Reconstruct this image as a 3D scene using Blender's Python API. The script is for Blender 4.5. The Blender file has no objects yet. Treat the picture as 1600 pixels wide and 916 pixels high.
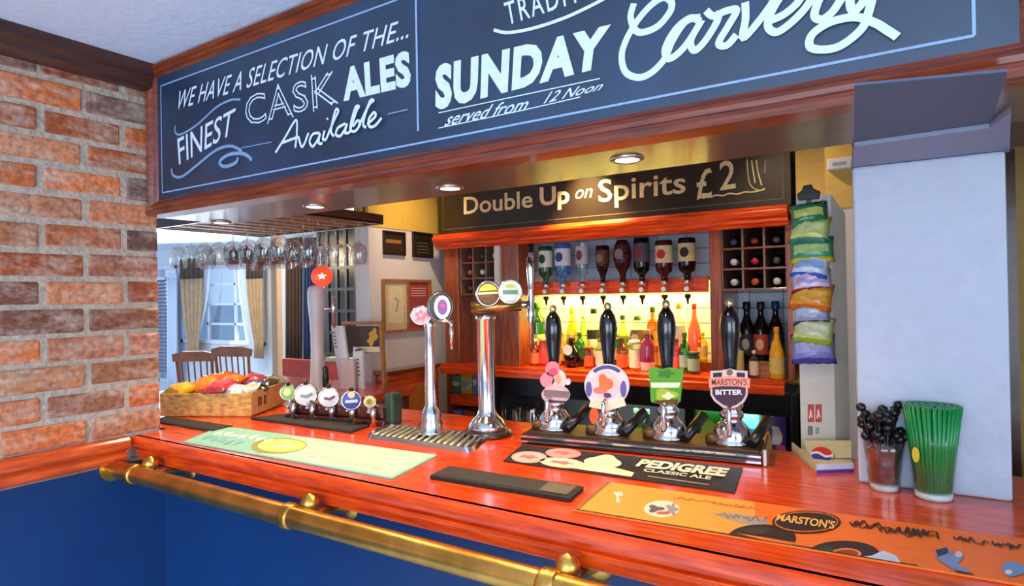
import bpy, bmesh, math, random
from mathutils import Vector, Matrix
random.seed(7)
PI = math.pi
scene = bpy.context.scene
COL = scene.collection

# ------------------------------------------------------------------ camera, world, exposure, big lights
F_PX = 970.19                                    # focal length in pixels of the 1600x916 frame
CR = Vector((0.84295, 0.53769, -0.01830)); CU = Vector((0.01774, 0.00622, 0.99982)); CW = Vector((-0.53770, 0.84312, 0.00430))
CAM = Vector((2.18115, -1.04265, 1.54118))
cam_data = bpy.data.cameras.new('camera'); cam = bpy.data.objects.new('camera', cam_data); COL.objects.link(cam)
cam_data.sensor_width = 36; cam_data.lens = F_PX * 36 / 1600; cam_data.clip_start = 0.02; cam_data.clip_end = 100
Z = -CW
cam.matrix_world = Matrix(((CR.x, CU.x, Z.x, CAM.x), (CR.y, CU.y, Z.y, CAM.y), (CR.z, CU.z, Z.z, CAM.z), (0, 0, 0, 1)))
scene.camera = cam
scene.view_settings.view_transform = 'Standard'; scene.view_settings.look = 'None'
scene.view_settings.gamma = 1; scene.view_settings.use_curve_mapping = False
scene.view_settings.exposure = 0.0

world = bpy.data.worlds.new('world'); scene.world = world; world.use_nodes = True
wbg = world.node_tree.nodes['Background']; wbg.inputs[0].default_value = (0.62, 0.80, 1.0, 1); wbg.inputs[1].default_value = 1.5

def area(name, loc, target, sx, sy, power, color):
    d = bpy.data.lights.new(name, 'AREA'); d.shape = 'RECTANGLE'; d.size = sx; d.size_y = sy; d.energy = power; d.color = color
    o = bpy.data.objects.new(name, d); COL.objects.link(o); o.location = loc
    o.rotation_euler = (Vector(target) - Vector(loc)).to_track_quat('-Z', 'Y').to_euler(); return o
def spot(name, loc, target, power, color, deg=95, blend=.7, r=.025):
    d = bpy.data.lights.new(name, 'SPOT'); d.energy = power; d.color = color; d.spot_size = math.radians(deg); d.spot_blend = blend; d.shadow_soft_size = r
    o = bpy.data.objects.new(name, d); COL.objects.link(o); o.location = loc
    o.rotation_euler = (Vector(target) - Vector(loc)).to_track_quat('-Z', 'Y').to_euler(); return o
COOL = (0.72, 0.86, 1.0); WARM = (1.0, 0.74, 0.42); WARM2 = (1.0, 0.80, 0.52)
# daylight through the windows of the front room (behind and to the right of the camera)
area('window_daylight_rear', (2.6, -4.3, 1.45), (2.0, 0, 2.15), 3.2, 1.5, 95, COOL)
area('window_daylight_right', (5.3, -1.9, 1.5), (0.8, -0.6, 2.1), 2.6, 1.4, 45, COOL)
# daylight through the window of the far room
area('window_daylight_far', (-5.9, 4.05, 1.5), (-4.5, 1.5, 1.0), 2.2, 1.2, 85, COOL)
area('window_daylight_far_side', (-8.9, 1.2, 1.4), (-4.0, 2.6, 1.2), 2.4, 1.5, 80, COOL)
# added spot on the unseen front floor; its bounce brightens the ceiling
spot('window_sun_on_floor', (2.9, -4.25, 2.15), (1.5, -2.7, 0), 1450, (.74, .87, 1.0), 75, .5, .2)

def at(px, py, x=None, y=None, z=None):
    """point of the scene seen at a pixel of the photograph, on the plane x=, y= or z="""
    d = CW + CR * ((px - 800) / F_PX) - CU * ((py - 458) / F_PX)
    t = (x - CAM.x) / d.x if x is not None else (y - CAM.y) / d.y if y is not None else (z - CAM.z) / d.z
    return CAM + d * t
def proj(P):
    q = Vector(P) - CAM; w = q.dot(CW)
    return 800 + F_PX * q.dot(CR) / w, 458 - F_PX * q.dot(CU) / w, w
def zof(P, py):
    return at(proj(P)[0], py, y=P[1]).z
def m_per_px(P): return proj(P)[2] / F_PX

# ------------------------------------------------------------------ materials
def lin(c):
    return tuple(((v / 255) / 12.92 if v / 255 <= .04045 else ((v / 255 + .055) / 1.055) ** 2.4) for v in c)
_m = {}
def pm(name, rgb, rough=.5, metal=0.0, var=.12, scale=30, bump=0, coat=0, stretch=(1, 1, 1), rgb2=None, emit=0, spec=.5, detail=3):
    if name in _m: return _m[name]
    m = bpy.data.materials.new(name); m.use_nodes = True; nt = m.node_tree; b = nt.nodes['Principled BSDF']
    b.inputs['Roughness'].default_value = rough; b.inputs['Metallic'].default_value = metal
    b.inputs['Coat Weight'].default_value = coat; b.inputs['Coat Roughness'].default_value = .12; b.inputs['Specular IOR Level'].default_value = spec
    tc = nt.nodes.new('ShaderNodeTexCoord'); mp = nt.nodes.new('ShaderNodeMapping'); mp.inputs['Scale'].default_value = stretch
    nz = nt.nodes.new('ShaderNodeTexNoise'); nz.inputs['Scale'].default_value = scale; nz.inputs['Detail'].default_value = detail
    rp = nt.nodes.new('ShaderNodeValToRGB')
    c = lin(rgb); c2 = lin(rgb2) if rgb2 else c
    lo = tuple(v * (1 - var) for v in c); hi = tuple(min(1, v * (1 + var)) for v in c2)
    rp.color_ramp.elements[0].position = .3; rp.color_ramp.elements[1].position = .7
    rp.color_ramp.elements[0].color = (*lo, 1); rp.color_ramp.elements[1].color = (*hi, 1)
    L = nt.links.new
    L(tc.outputs['Object'], mp.inputs[0]); L(mp.outputs[0], nz.inputs['Vector']); L(nz.outputs['Fac'], rp.inputs[0]); L(rp.outputs[0], b.inputs['Base Color'])
    if bump:
        bp = nt.nodes.new('ShaderNodeBump'); bp.inputs['Strength'].default_value = bump; bp.inputs['Distance'].default_value = .01
        L(nz.outputs['Fac'], bp.inputs['Height']); L(bp.outputs[0], b.inputs['Normal'])
    if emit:
        L(rp.outputs[0], b.inputs['Emission Color']); b.inputs['Emission Strength'].default_value = emit
    _m[name] = m; return m
def glass(name, tint=(1, 1, 1), gloss=.06, rough=.03, body=0.0, top=.6):
    """thin clear or tinted glass: mostly see-through, reflecting more at grazing angles"""
    if name in _m: return _m[name]
    m = bpy.data.materials.new(name); m.use_nodes = True; nt = m.node_tree; nt.nodes.clear(); L = nt.links.new
    out = nt.nodes.new('ShaderNodeOutputMaterial'); mx = nt.nodes.new('ShaderNodeMixShader'); tr = nt.nodes.new('ShaderNodeBsdfTransparent'); gl = nt.nodes.new('ShaderNodeBsdfGlossy')
    tr.inputs[0].default_value = (*tint, 1); gl.inputs['Roughness'].default_value = rough
    lw = nt.nodes.new('ShaderNodeLayerWeight'); lw.inputs[0].default_value = .35
    mp = nt.nodes.new('ShaderNodeMapRange'); mp.inputs['To Min'].default_value = gloss; mp.inputs['To Max'].default_value = top
    L(lw.outputs['Facing'], mp.inputs['Value']); L(mp.outputs[0], mx.inputs[0]); L(tr.outputs[0], mx.inputs[1]); L(gl.outputs[0], mx.inputs[2])
    last = mx
    if body:
        df = nt.nodes.new('ShaderNodeBsdfPrincipled'); df.inputs['Base Color'].default_value = (*tint, 1); df.inputs['Roughness'].default_value = .1
        m2 = nt.nodes.new('ShaderNodeMixShader'); m2.inputs[0].default_value = body; L(mx.outputs[0], m2.inputs[1]); L(df.outputs[0], m2.inputs[2]); last = m2
    L(last.outputs[0], out.inputs[0]); _m[name] = m; return m

RED = pm('red_varnished_wood', (208, 54, 8), .24, var=.22, scale=9, stretch=(1, 9, 9), rgb2=(226, 78, 14), coat=.4, detail=6)
REDY = pm('red_varnished_wood_along_depth', (190, 60, 18), .25, var=.25, scale=9, stretch=(9, 1, 9), rgb2=(210, 84, 28), coat=.5, detail=6)
MAHOG = pm('mahogany_moulding', (108, 42, 18), .24, var=.3, scale=8, stretch=(1, 12, 12), rgb2=(132, 56, 24), coat=.6, detail=6)
MAHOGZ = pm('mahogany_upright', (128, 54, 22), .3, var=.3, scale=8, stretch=(12, 12, 1), rgb2=(152, 72, 30), coat=.5, detail=6)
DARKWOOD = pm('dark_stained_wood', (58, 26, 18), .4, var=.3, scale=8, stretch=(8, 1, 8), rgb2=(72, 36, 24), coat=.2, detail=6)
SOFFIT = pm('varnished_brown_soffit', (98, 70, 54), .35, var=.2, scale=6, stretch=(1, 6, 1), coat=.4)
OAK = pm('oak_wood', (150, 96, 48), .45, var=.25, scale=9, stretch=(1, 9, 9), rgb2=(176, 118, 62), detail=6)
PINE = pm('pale_crate_wood', (190, 138, 66), .55, var=.25, scale=10, stretch=(1, 9, 9), rgb2=(214, 168, 90), detail=6)
CHROME = pm('chrome', (222, 222, 226), .12, 1, var=.03)
STEEL = pm('brushed_steel', (180, 178, 172), .28, 1, var=.08, scale=40)
BRASS = pm('brass', (200, 152, 70), .32, 1, var=.15, scale=14, rgb2=(222, 172, 84))
BLACK = pm('black_plastic', (18, 17, 20), .3, var=.2)
BLACKM = pm('black_matt', (22, 21, 22), .7, var=.2)
RUBBER = pm('dark_rubber', (40, 36, 34), .75, var=.25, scale=260, bump=.5)
WHITE = pm('white_plastic', (236, 238, 240), .35, var=.03)
PAPER = pm('white_paper', (232, 228, 220), .7, var=.05)
CREAM = pm('cream_paper', (226, 212, 170), .7, var=.06)
CHALK = pm('white_chalk_paint', (218, 232, 250), .8, var=.08, scale=90)
CHALKW = pm('cream_chalk_paint', (236, 214, 160), .8, var=.08, scale=90)
BOARD = pm('navy_chalkboard', (14, 42, 68), .42, var=.12, scale=5, rgb2=(18, 54, 86), spec=1.0)
BOARDB = pm('black_chalkboard', (44, 33, 19), .34, var=.15, scale=6)
BLUE = pm('navy_painted_panel', (0, 42, 90), .42, var=.08, scale=4)
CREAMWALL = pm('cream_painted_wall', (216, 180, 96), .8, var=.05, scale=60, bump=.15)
WHITEWALL = pm('white_painted_wall', (222, 216, 212), .8, var=.04, scale=60, bump=.15)
PIER = pm('white_textured_plaster', (180, 188, 204), .75, var=.03, scale=26, bump=.55, detail=6)
CEIL = pm('stippled_white_ceiling', (214, 227, 247), .9, var=.04, scale=40, bump=.35, detail=5)
FLOORM = pm('pale_grey_floor', (196, 200, 206), .8, var=.08, scale=8)  # unseen floor, toned pale to bounce light up to the ceiling
CLEAR = glass('clear_glass', (.96, .97, .97), .08)

# ------------------------------------------------------------------ mesh helpers
def nb(): return bmesh.new()
def box(bm, x0, x1, y0, y1, z0, z1, mi=0, M=None):
    vs = [bm.verts.new((x, y, z)) for z in (z0, z1) for y in (y0, y1) for x in (x0, x1)]
    fs = [bm.faces.new([vs[i] for i in f]) for f in ((0, 2, 3, 1), (4, 5, 7, 6), (0, 1, 5, 4), (2, 6, 7, 3), (0, 4, 6, 2), (1, 3, 7, 5))]
    for f in fs: f.material_index = mi
    if M is not None:
        for v in vs: v.co = M @ v.co
    return vs
def frame_of(axis):
    a = Vector(axis).normalized(); t = Vector((0, 0, 1)) if abs(a.z) < .9 else Vector((1, 0, 0))
    u = t.cross(a).normalized(); return u, a.cross(u), a
def lathe(bm, prof, c=(0, 0, 0), axis=(0, 0, 1), n=20, mi=0, caps=True, scale=(1, 1)):
    """prof = [(radius, height)] along axis from c"""
    c = Vector(c); u, v, a = frame_of(axis); rings = []
    for r, h in prof:
        rings.append([bm.verts.new(c + a * h + u * (max(r, 1e-5) * scale[0] * math.cos(2 * PI * i / n)) + v * (max(r, 1e-5) * scale[1] * math.sin(2 * PI * i / n))) for i in range(n)])
    for A, B in zip(rings, rings[1:]):
        for i in range(n):
            f = bm.faces.new((A[i], A[(i + 1) % n], B[(i + 1) % n], B[i])); f.smooth = True; f.material_index = mi
    if caps:
        if prof[0][0] > 1e-4: bm.faces.new(rings[0][::-1]).material_index = mi
        if prof[-1][0] > 1e-4: bm.faces.new(rings[-1]).material_index = mi
def spline(pts, n=8):
    P = [Vector(p) for p in pts]
    if len(P) < 3: return P
    out = []
    for i in range(len(P) - 1):
        a = P[max(i - 1, 0)]; b = P[i]; c = P[i + 1]; d = P[min(i + 2, len(P) - 1)]
        for k in range(n):
            t = k / n
            out.append(.5 * ((2 * b) + (c - a) * t + (2 * a - 5 * b + 4 * c - d) * t * t + (3 * b - a - 3 * c + d) * t ** 3))
    out.append(P[-1]); return out
def tube(bm, pts, r, n=10, mi=0):
    P = [Vector(p) for p in pts]; rings = []; up = None
    for i, p in enumerate(P):
        t = (P[min(i + 1, len(P) - 1)] - P[max(i - 1, 0)]).normalized()
        if up is None: up = frame_of(t)[0]
        up = (up - t * up.dot(t)).normalized(); v = t.cross(up); rr = r[i] if isinstance(r, (list, tuple)) else r
        rings.append([bm.verts.new(p + up * (rr * math.cos(2 * PI * k / n)) + v * (rr * math.sin(2 * PI * k / n))) for k in range(n)])
    for A, B in zip(rings, rings[1:]):
        for k in range(n):
            f = bm.faces.new((A[k], A[(k + 1) % n], B[(k + 1) % n], B[k])); f.smooth = True; f.material_index = mi
    bm.faces.new(rings[0][::-1]).material_index = mi; bm.faces.new(rings[-1]).material_index = mi
def prism(bm, pts, d, mi=0):
    """polygon pts (3D, planar) extruded by vector d"""
    d = Vector(d); A = [bm.verts.new(Vector(p)) for p in pts]; B = [bm.verts.new(Vector(p) + d) for p in pts]; n = len(A)
    bm.faces.new(A[::-1]).material_index = mi; bm.faces.new(B).material_index = mi
    for i in range(n): bm.faces.new((A[i], A[(i + 1) % n], B[(i + 1) % n], B[i])).material_index = mi
def ribbon(bm, pts, width, nrm, th=.0012, mi=0):
    """flat painted stroke along pts on a plane with normal nrm"""
    P = [Vector(p) for p in pts]; N = Vector(nrm).normalized(); L = []; R = []
    for i, p in enumerate(P):
        t = P[min(i + 1, len(P) - 1)] - P[max(i - 1, 0)]; t = (t - N * t.dot(N))
        if t.length < 1e-7: t = Vector((1, 0, 0))
        s = N.cross(t.normalized()) * (width * .5); h = th + .0006 * i / len(P)
        L.append(bm.verts.new(p + s + N * h)); R.append(bm.verts.new(p - s + N * h))
    for i in range(len(P) - 1):
        bm.faces.new((L[i], R[i], R[i + 1], L[i + 1])).material_index = mi
def disc(bm, c, nrm, rx, ry=None, n=24, th=.001, mi=0, u=None):
    c = Vector(c); U, V, A = frame_of(nrm); ry = ry or rx
    if u is not None: U = Vector(u).normalized(); V = A.cross(U)
    vs = [bm.verts.new(c + A * th + U * rx * math.cos(2 * PI * i / n) + V * ry * math.sin(2 * PI * i / n)) for i in range(n)]
    bm.faces.new(vs).material_index = mi
_txt = {}
def text_polys(body, shear=0, offset=0, spacing=1, outline=0):
    key = (body, shear, offset, spacing, outline)
    if key in _txt: return _txt[key]
    c = bpy.data.curves.new('t', 'FONT'); c.body = body; c.shear = shear; c.offset = offset; c.space_character = spacing; c.resolution_u = 3
    if outline: c.fill_mode = 'NONE'
    o = bpy.data.objects.new('t', c); COL.objects.link(o); dg = bpy.context.evaluated_depsgraph_get(); dg.update()
    me = bpy.data.meshes.new_from_object(o.evaluated_get(dg)); V = [v.co.copy() for v in me.vertices]; Fc = [list(e.vertices) for e in me.edges] if outline else [list(p.vertices) for p in me.polygons]
    bpy.data.objects.remove(o); bpy.data.curves.remove(c); bpy.data.meshes.remove(me)
    xs = [v.x for v in V]; ys = [v.y for v in V]; x0, x1, y0, y1 = min(xs), max(xs), min(ys), max(ys)
    _txt[key] = ([((v.x - x0) / (x1 - x0), (v.y - y0) / (y1 - y0)) for v in V], Fc, (x1 - x0) / (y1 - y0)); return _txt[key]
def bil(q, u, v):
    TL, TR, BR, BL = q
    return (TL * (1 - u) + TR * u) * v + (BL * (1 - u) + BR * u) * (1 - v)
def quad_text(bm, body, q, nrm, th=.0012, mi=0, **kw):
    V, Fc, _ = text_polys(body, **kw); N = Vector(nrm).normalized() * th
    if kw.get('outline'):
        for a, b in Fc:
            A, B = bil(q, *V[a]), bil(q, *V[b]); e = (B - A) * .15; ribbon(bm, [A - e, B + e], kw['outline'], nrm, th, mi)
        return
    vs = [bm.verts.new(bil(q, u, v) + N) for u, v in V]
    for f in Fc:
        try: bm.faces.new([vs[i] for i in f]).material_index = mi
        except ValueError: pass
def obj(name, bm, mats, parent=None, bevel=0, smooth=False, normals=True):
    if normals: bmesh.ops.recalc_face_normals(bm, faces=bm.faces[:])
    if parent is not None:                     # part meshes are stored relative to their thing
        root = parent
        while root.parent: root = root.parent
        for v in bm.verts: v.co -= root.location
    me = bpy.data.meshes.new(name); bm.to_mesh(me); bm.free()
    for m in (mats if isinstance(mats, (list, tuple)) else [mats]): me.materials.append(m)
    o = bpy.data.objects.new(name, me); COL.objects.link(o)
    if smooth:
        for p in me.polygons: p.use_smooth = True
    if bevel:
        b = o.modifiers.new('bevel', 'BEVEL'); b.width = bevel; b.segments = 2; b.limit_method = 'ANGLE'; b.angle_limit = math.radians(40)
    if parent is not None:
        o.parent = parent
    return o
def tag(o, label, cat, group=None, kind=None):
    o['label'] = label; o['category'] = cat
    if group: o['group'] = group
    if kind: o['kind'] = kind
    return o
def thing(name, label, cat, loc=(0, 0, 0), group=None):
    o = bpy.data.objects.new(name, None); o.empty_display_size = .05; COL.objects.link(o); o.location = loc
    return tag(o, label, cat, group)
def struct(name, bm, m, parent=None, bevel=0):
    o = obj(name, bm, m, parent, bevel)
    if parent is None: o['kind'] = 'structure'
    return o
def dup(root, loc, label=None, group=None, rot=None):
    r = root.copy(); COL.objects.link(r); r.location = loc
    if rot is not None: r.rotation_euler = rot
    if label: r['label'] = label
    if group: r['group'] = group
    for ch in list(root.children):
        c = ch.copy(); COL.objects.link(c); c.parent = r
        for g in list(ch.children):
            d = g.copy(); COL.objects.link(d); d.parent = c
    return r

# ================================================================== SETTING
ZC = 2.344
bm = nb(); box(bm, -9.2, 5.6, -4.6, 4.4, -.1, 0); struct('floor', bm, FLOORM)
bm = nb(); box(bm, -9.2, 5.6, -4.6, 4.4, ZC, ZC + .1); struct('ceiling', bm, CEIL)
# rear wall (window opening) and right wall of the front room
bm = nb()
for a in ((-.12, .9, 0, ZC), (4.3, 5.6, 0, ZC), (.9, 4.3, 0, .7), (.9, 4.3, 2.2, ZC)): box(bm, a[0], a[1], -4.6, -4.5, a[2], a[3])
struct('wall_rear', bm, WHITEWALL)
bm = nb()
for a in ((-4.5, -3.3, 0, ZC), (-.5, 4.4, 0, ZC), (-3.3, -.5, 0, .75), (-3.3, -.5, 2.2, ZC)): box(bm, 5.5, 5.6, a[0], a[1], a[2], a[3])
struct('wall_right', bm, WHITEWALL)

# brick wall on the left of the bar front
def brick_mat():
    m = bpy.data.materials.new('old_red_brick'); m.use_nodes = True; nt = m.node_tree; b = nt.nodes['Principled BSDF']; L = nt.links.new
    b.inputs['Roughness'].default_value = .85
    at_ = nt.nodes.new('ShaderNodeAttribute'); at_.attribute_name = 'brick_tint'
    tc = nt.nodes.new('ShaderNodeTexCoord')
    n1 = nt.nodes.new('ShaderNodeTexNoise'); n1.inputs['Scale'].default_value = 14; n1.inputs['Detail'].default_value = 8; n1.inputs['Roughness'].default_value = .65
    n2 = nt.nodes.new('ShaderNodeTexNoise'); n2.inputs['Scale'].default_value = 55; n2.inputs['Detail'].default_value = 6
    mpp = nt.nodes.new('ShaderNodeMapping'); mpp.inputs['Scale'].default_value = (1, .6, 1.8)
    L(tc.outputs['Object'], mpp.inputs[0]); L(mpp.outputs[0], n1.inputs['Vector']); L(tc.outputs['Object'], n2.inputs['Vector'])
    r = nt.nodes.new('ShaderNodeValToRGB'); r.color_ramp.elements[0].position = .45; r.color_ramp.elements[1].position = .70
    r.color_ramp.elements[0].color = (0, 0, 0, 1); r.color_ramp.elements[1].color = (.75, .75, .75, 1); L(n1.outputs['Fac'], r.inputs[0])
    mx = nt.nodes.new('ShaderNodeMix'); mx.data_type = 'RGBA'; mx.inputs[7].default_value = (*lin((206, 184, 166)), 1)
    L(r.outputs[0], mx.inputs[0]); L(at_.outputs['Color'], mx.inputs[6])
    m2 = nt.nodes.new('ShaderNodeMix'); m2.data_type = 'RGBA'; m2.blend_type = 'MULTIPLY'; m2.inputs[0].default_value = .8
    r2 = nt.nodes.new('ShaderNodeValToRGB'); r2.color_ramp.elements[0].color = (.45, .42, .42, 1); r2.color_ramp.elements[0].position = .3; r2.color_ramp.elements[1].color = (1.1, 1.1, 1.1, 1); r2.color_ramp.elements[1].position = .62
    L(n2.outputs['Fac'], r2.inputs[0]); L(mx.outputs[2], m2.inputs[6]); L(r2.outputs[0], m2.inputs[7]); L(m2.outputs[2], b.inputs['Base Color'])
    bp = nt.nodes.new('ShaderNodeBump'); bp.inputs['Strength'].default_value = .9; bp.inputs['Distance'].default_value = .006
    L(n2.outputs['Fac'], bp.inputs['Height']); L(bp.outputs[0], b.inputs['Normal']); return m
MORTAR = pm('lime_mortar', (182, 166, 150), .95, var=.2, scale=60, bump=.8)
WALL_END = .111
bm = nb(); box(bm, -.105, -.006, -4.5, WALL_END - .004, 0, ZC); wl = struct('wall_left', bm, MORTAR)
bm = nb(); lay = bm.loops.layers.float_color.new('brick_tint')
tints = [(190, 98, 52), (200, 112, 64), (176, 88, 50), (152, 74, 48), (186, 120, 80), (160, 100, 76), (206, 128, 84), (126, 90, 80), (180, 112, 84), (188, 94, 44), (132, 78, 60), (196, 106, 56)]
course = .0868; L0 = .234; gap = .017
for row in range(-8, 13):
    z0 = 1.1844 + (row - .0) * course + gap * .5; z1 = z0 + course - gap
    if z1 < 1.03 or z0 > 2.30: continue
    z1 = min(z1, 2.33); off = .003 if row % 2 == 0 else -.113
    y = off - L0 * 20
    while y < WALL_END - .01:
        y0 = y + gap * .5; y1 = min(y + L0 - gap * .5, WALL_END)
        if y1 > -3 and y1 - y0 > .02:
            n0 = len(bm.faces); j = lambda s=.0025: random.uniform(-s, s)
            vs = box(bm, -.105 if y1 >= WALL_END - .001 else -.02, .0 + random.uniform(-.003, .003), y0 + j(), y1 if y1 >= WALL_END - .001 else y1 + j(), z0 + j(), z1 + j())
            bm.faces.ensure_lookup_table(); c = random.choice(tints); k = random.uniform(.85, 1.15); c = lin(tuple(min(255, v * k) for v in c))
            for f in bm.faces[n0:]:
                for l in f.loops: l[lay] = (*c, 1)
        y += L0
bk = obj('brick_facing', bm, brick_mat(), wl, bevel=.007)
bm = nb(); box(bm, 0, .004, -4.4, .15, 0, 1.013); obj('lower_panel', bm, BLUE, wl)
# dado rail and ceiling beam on that wall
def profile_y(bm, prof, y0, y1, mi=0): prism(bm, [(x, y0, z) for x, z in prof], (0, y1 - y0, 0), mi)
def profile_x(bm, prof, x0, x1, mi=0): prism(bm, [(x0, y, z) for y, z in prof], (x1 - x0, 0, 0), mi)
def arc(cx, cz, r, a0, a1, n=7): return [(cx + r * math.cos(math.radians(a0 + (a1 - a0) * i / n)), cz + r * math.sin(math.radians(a0 + (a1 - a0) * i / n))) for i in range(n + 1)]
bm = nb(); profile_y(bm, [(0, 1.105), (.03, 1.105)] + arc(.03, 1.085, .02, 90, -90) + [(.02, 1.06), (.026, 1.055), (.026, 1.03), (.018, 1.022), (.0, 1.022)], -4.4, -.012)
struct('trim_1', bm, REDY, bevel=.002)
bm = nb(); profile_y(bm, [(0, ZC), (.055, ZC), (.055, 2.305), (.045, 2.297), (.045, 2.272), (.03, 2.258), (0, 2.258)], -4.4, .075)
struct('trim_2', bm, DARKWOOD, bevel=.002)

# bulkhead over the bar
YP = .575; PX0, PX1 = at(1338, 600, y=YP).x, at(1579, 600, y=YP).x
YF = .074; ZS = 1.833
bm = nb(); box(bm, .0, 3.4, YF + .05, .36, ZS + .0125, ZC); struct('bulkhead', bm, SOFFIT).name = 'ceiling_bulkhead'
bm = nb(); box(bm, .0, 3.4, YF + .052, .372, ZS, ZS + .012); struct('trim_3', bm, SOFFIT).name = 'ceiling_soffit'
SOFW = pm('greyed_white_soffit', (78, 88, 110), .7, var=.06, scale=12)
def zp(px, py, z): return at(px, py, z=z)
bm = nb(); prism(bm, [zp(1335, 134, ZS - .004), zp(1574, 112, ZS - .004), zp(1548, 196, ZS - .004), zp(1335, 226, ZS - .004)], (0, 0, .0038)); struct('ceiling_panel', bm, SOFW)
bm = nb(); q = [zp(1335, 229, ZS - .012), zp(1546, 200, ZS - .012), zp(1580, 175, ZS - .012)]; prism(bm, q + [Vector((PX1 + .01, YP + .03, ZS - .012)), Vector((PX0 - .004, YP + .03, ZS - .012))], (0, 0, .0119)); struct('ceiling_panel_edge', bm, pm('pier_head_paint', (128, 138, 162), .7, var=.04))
bm = nb(); box(bm, 2.09, 3.4, .373, YP + .05, ZS + .0005, ZC); struct('ceiling_bulkhead_end', bm, DARKWOOD)
# white plaster pier at the right end
bm = nb(); box(bm, PX0, PX1, YP, .85, 1.1, ZS - .0125); struct('wall_pier', bm, PIER, bevel=.006)
bm = nb(); box(bm, PX0, PX1, YP + .017, .85, ZS - .004, ZC); struct('wall_pier_head', bm, PIER)
# ochre wall and dark skirting beyond the pier
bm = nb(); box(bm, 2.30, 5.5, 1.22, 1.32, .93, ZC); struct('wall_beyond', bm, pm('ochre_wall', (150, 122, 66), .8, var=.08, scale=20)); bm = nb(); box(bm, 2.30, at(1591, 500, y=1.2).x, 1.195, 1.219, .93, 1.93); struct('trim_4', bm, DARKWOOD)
bm = nb(); box(bm, 2.30, 5.5, 1.20, 1.32, 0, .93); struct('baseboard_beyond', bm, BLACKM)
# jamb between serving area and pier, and wall behind the back bar
bm = nb(); box(bm, 1.957, 2.30, 1.25, 1.40, 0, ZC); wj = struct('wall_jamb', bm, WHITEWALL, bevel=.004); bm = nb(); box(bm, 1.957, 2.30, 1.247, 1.2495, at(1315, 325, y=1.25).z, ZC); obj('upper_paint', bm, CREAMWALL, wj)
bm = nb(); box(bm, -.3, 2.1, 2.12, 2.22, 0, ZC); box(bm, 1.80, 2.0, 1.74, 2.12, 0, ZC); struct('wall_back', bm, CREAMWALL)
bm = nb(); box(bm, -.30, -.20, 1.30, 2.15, 0, ZC); ws = struct('wall_side', bm, WHITEWALL); YELLOW = pm('yellow_upper_paint', (214, 176, 78), .8, var=.05, scale=40); bm = nb(); zy = at(640, 361, x=-.2).z; box(bm, -.199, -.196, 1.30, 2.12, zy, ZC); box(bm, -.30, -.196, 1.296, 1.2995, zy, ZC); obj('upper_paint', bm, YELLOW, ws)

# far room: wall with window, seen through the opening
YW = 4.2
FARW = pm('pale_blue_grey_wall', (196, 208, 222), .8, var=.05, scale=30)
def fx(px): return at(px, 500, y=YW).x
wz0, wz1 = .93, 2.06
wx0, wx1 = fx(284), fx(414); vx0, vx1 = fx(247), fx(278)
bm = nb()
for a in ((-9.2, vx0, 0, ZC), (vx1, wx0, 0, ZC), (wx1, -.3, 0, ZC), (vx0, vx1, 0, .3), (vx0, vx1, 2.1, ZC), (wx0, wx1, 0, wz0), (wx0, wx1, wz1, ZC)): box(bm, a[0], a[1], YW, YW + .12, a[2], a[3])
struct('wall_window', bm, FARW)
bm = nb(); box(bm, -9.2, -9.1, -4.5, 4.4, 0, ZC); struct('wall_far', bm, FARW)
WF = pm('white_window_frame', (206, 216, 230), .5, var=.03)
PANE = glass('window_pane', (.82, .88, .95), .10)
def window(n, x0, x1, z0, z1, cols, rows):
    bm = nb(); t = .05
    box(bm, x0, x1, YW - .02, YW + .05, z0, z0 + t); box(bm, x0, x1, YW - .02, YW + .05, z1 - t, z1)
    box(bm, x0, x0 + t, YW - .02, YW + .05, z0, z1); box(bm, x1 - t, x1, YW - .02, YW + .05, z0, z1)
    for i in range(1, cols): x = x0 + (x1 - x0) * i / cols; box(bm, x - .015, x + .015, YW, YW + .04, z0, z1)
    for i in range(1, rows): z = z0 + (z1 - z0) * i / rows; box(bm, x0, x1, YW, YW + .04, z - .015, z + .015)
    w = struct('window_%d' % n, bm, WF)
    bm = nb(); box(bm, x0 + .02, x1 - .02, YW + .02, YW + .026, z0 + .02, z1 - .02); obj('window_pane', bm, PANE, w)
window(1, wx0, wx1, wz0, wz1, 3, 4); window(2, vx0, vx1, .3, 2.1, 1, 1)
# building outside the window: pale wall
bm = nb(); box(bm, -13, -2, 6.4, 6.5, -.5, 1.45)
struct('wall_outside', bm, pm('grey_blue_render', (150, 168, 186), .9, var=.15, scale=3))
# post in the far room
bm = nb(); box(bm, at(424, 500, y=2.6).x, at(433, 500, y=2.6).x, 2.6, 2.66, 0, ZC); struct('wall_post', bm, pm('beige_post', (206, 176, 146), .7, var=.06), bevel=.005)

# ================================================================== BAR COUNTER
ZB = 1.10
bar = thing('bar_counter', 'long red varnished wooden bar counter with moulded edge and navy front panels', 'bar counter', (1.5, .4, 0))
bm = nb()
prism(bm, [(x, y, ZB - .035) for x, y in ((-.95, .135), (.004, .135), (.004, .02), (3.3, .02), (3.3, .80), (.12, .80), (.12, 1.28), (-.95, 1.28))], (0, 0, .035)); obj('worktop', bm, RED, bar)
bm = nb(); profile_x(bm, [(.03, ZB)] + [(y, z) for y, z in arc(.018, ZB - .018, .018, 90, 270)] + [(.022, ZB - .038), (.034, ZB - .046), (.03, ZB - .05), (.03, ZB - .036)], .004, 3.3); obj('edge_moulding', bm, RED, bar, smooth=False)
bm = nb(); profile_x(bm, [(.03, ZB - .044), (.022, ZB - .048), (.022, ZB - .056), (.03, ZB - .060), (.03, ZB - .082), (.04, ZB - .086), (.118, ZB - .086), (.118, ZB - .044)], .004, 3.3); obj('frieze', bm, RED, bar, bevel=.002)
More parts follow.
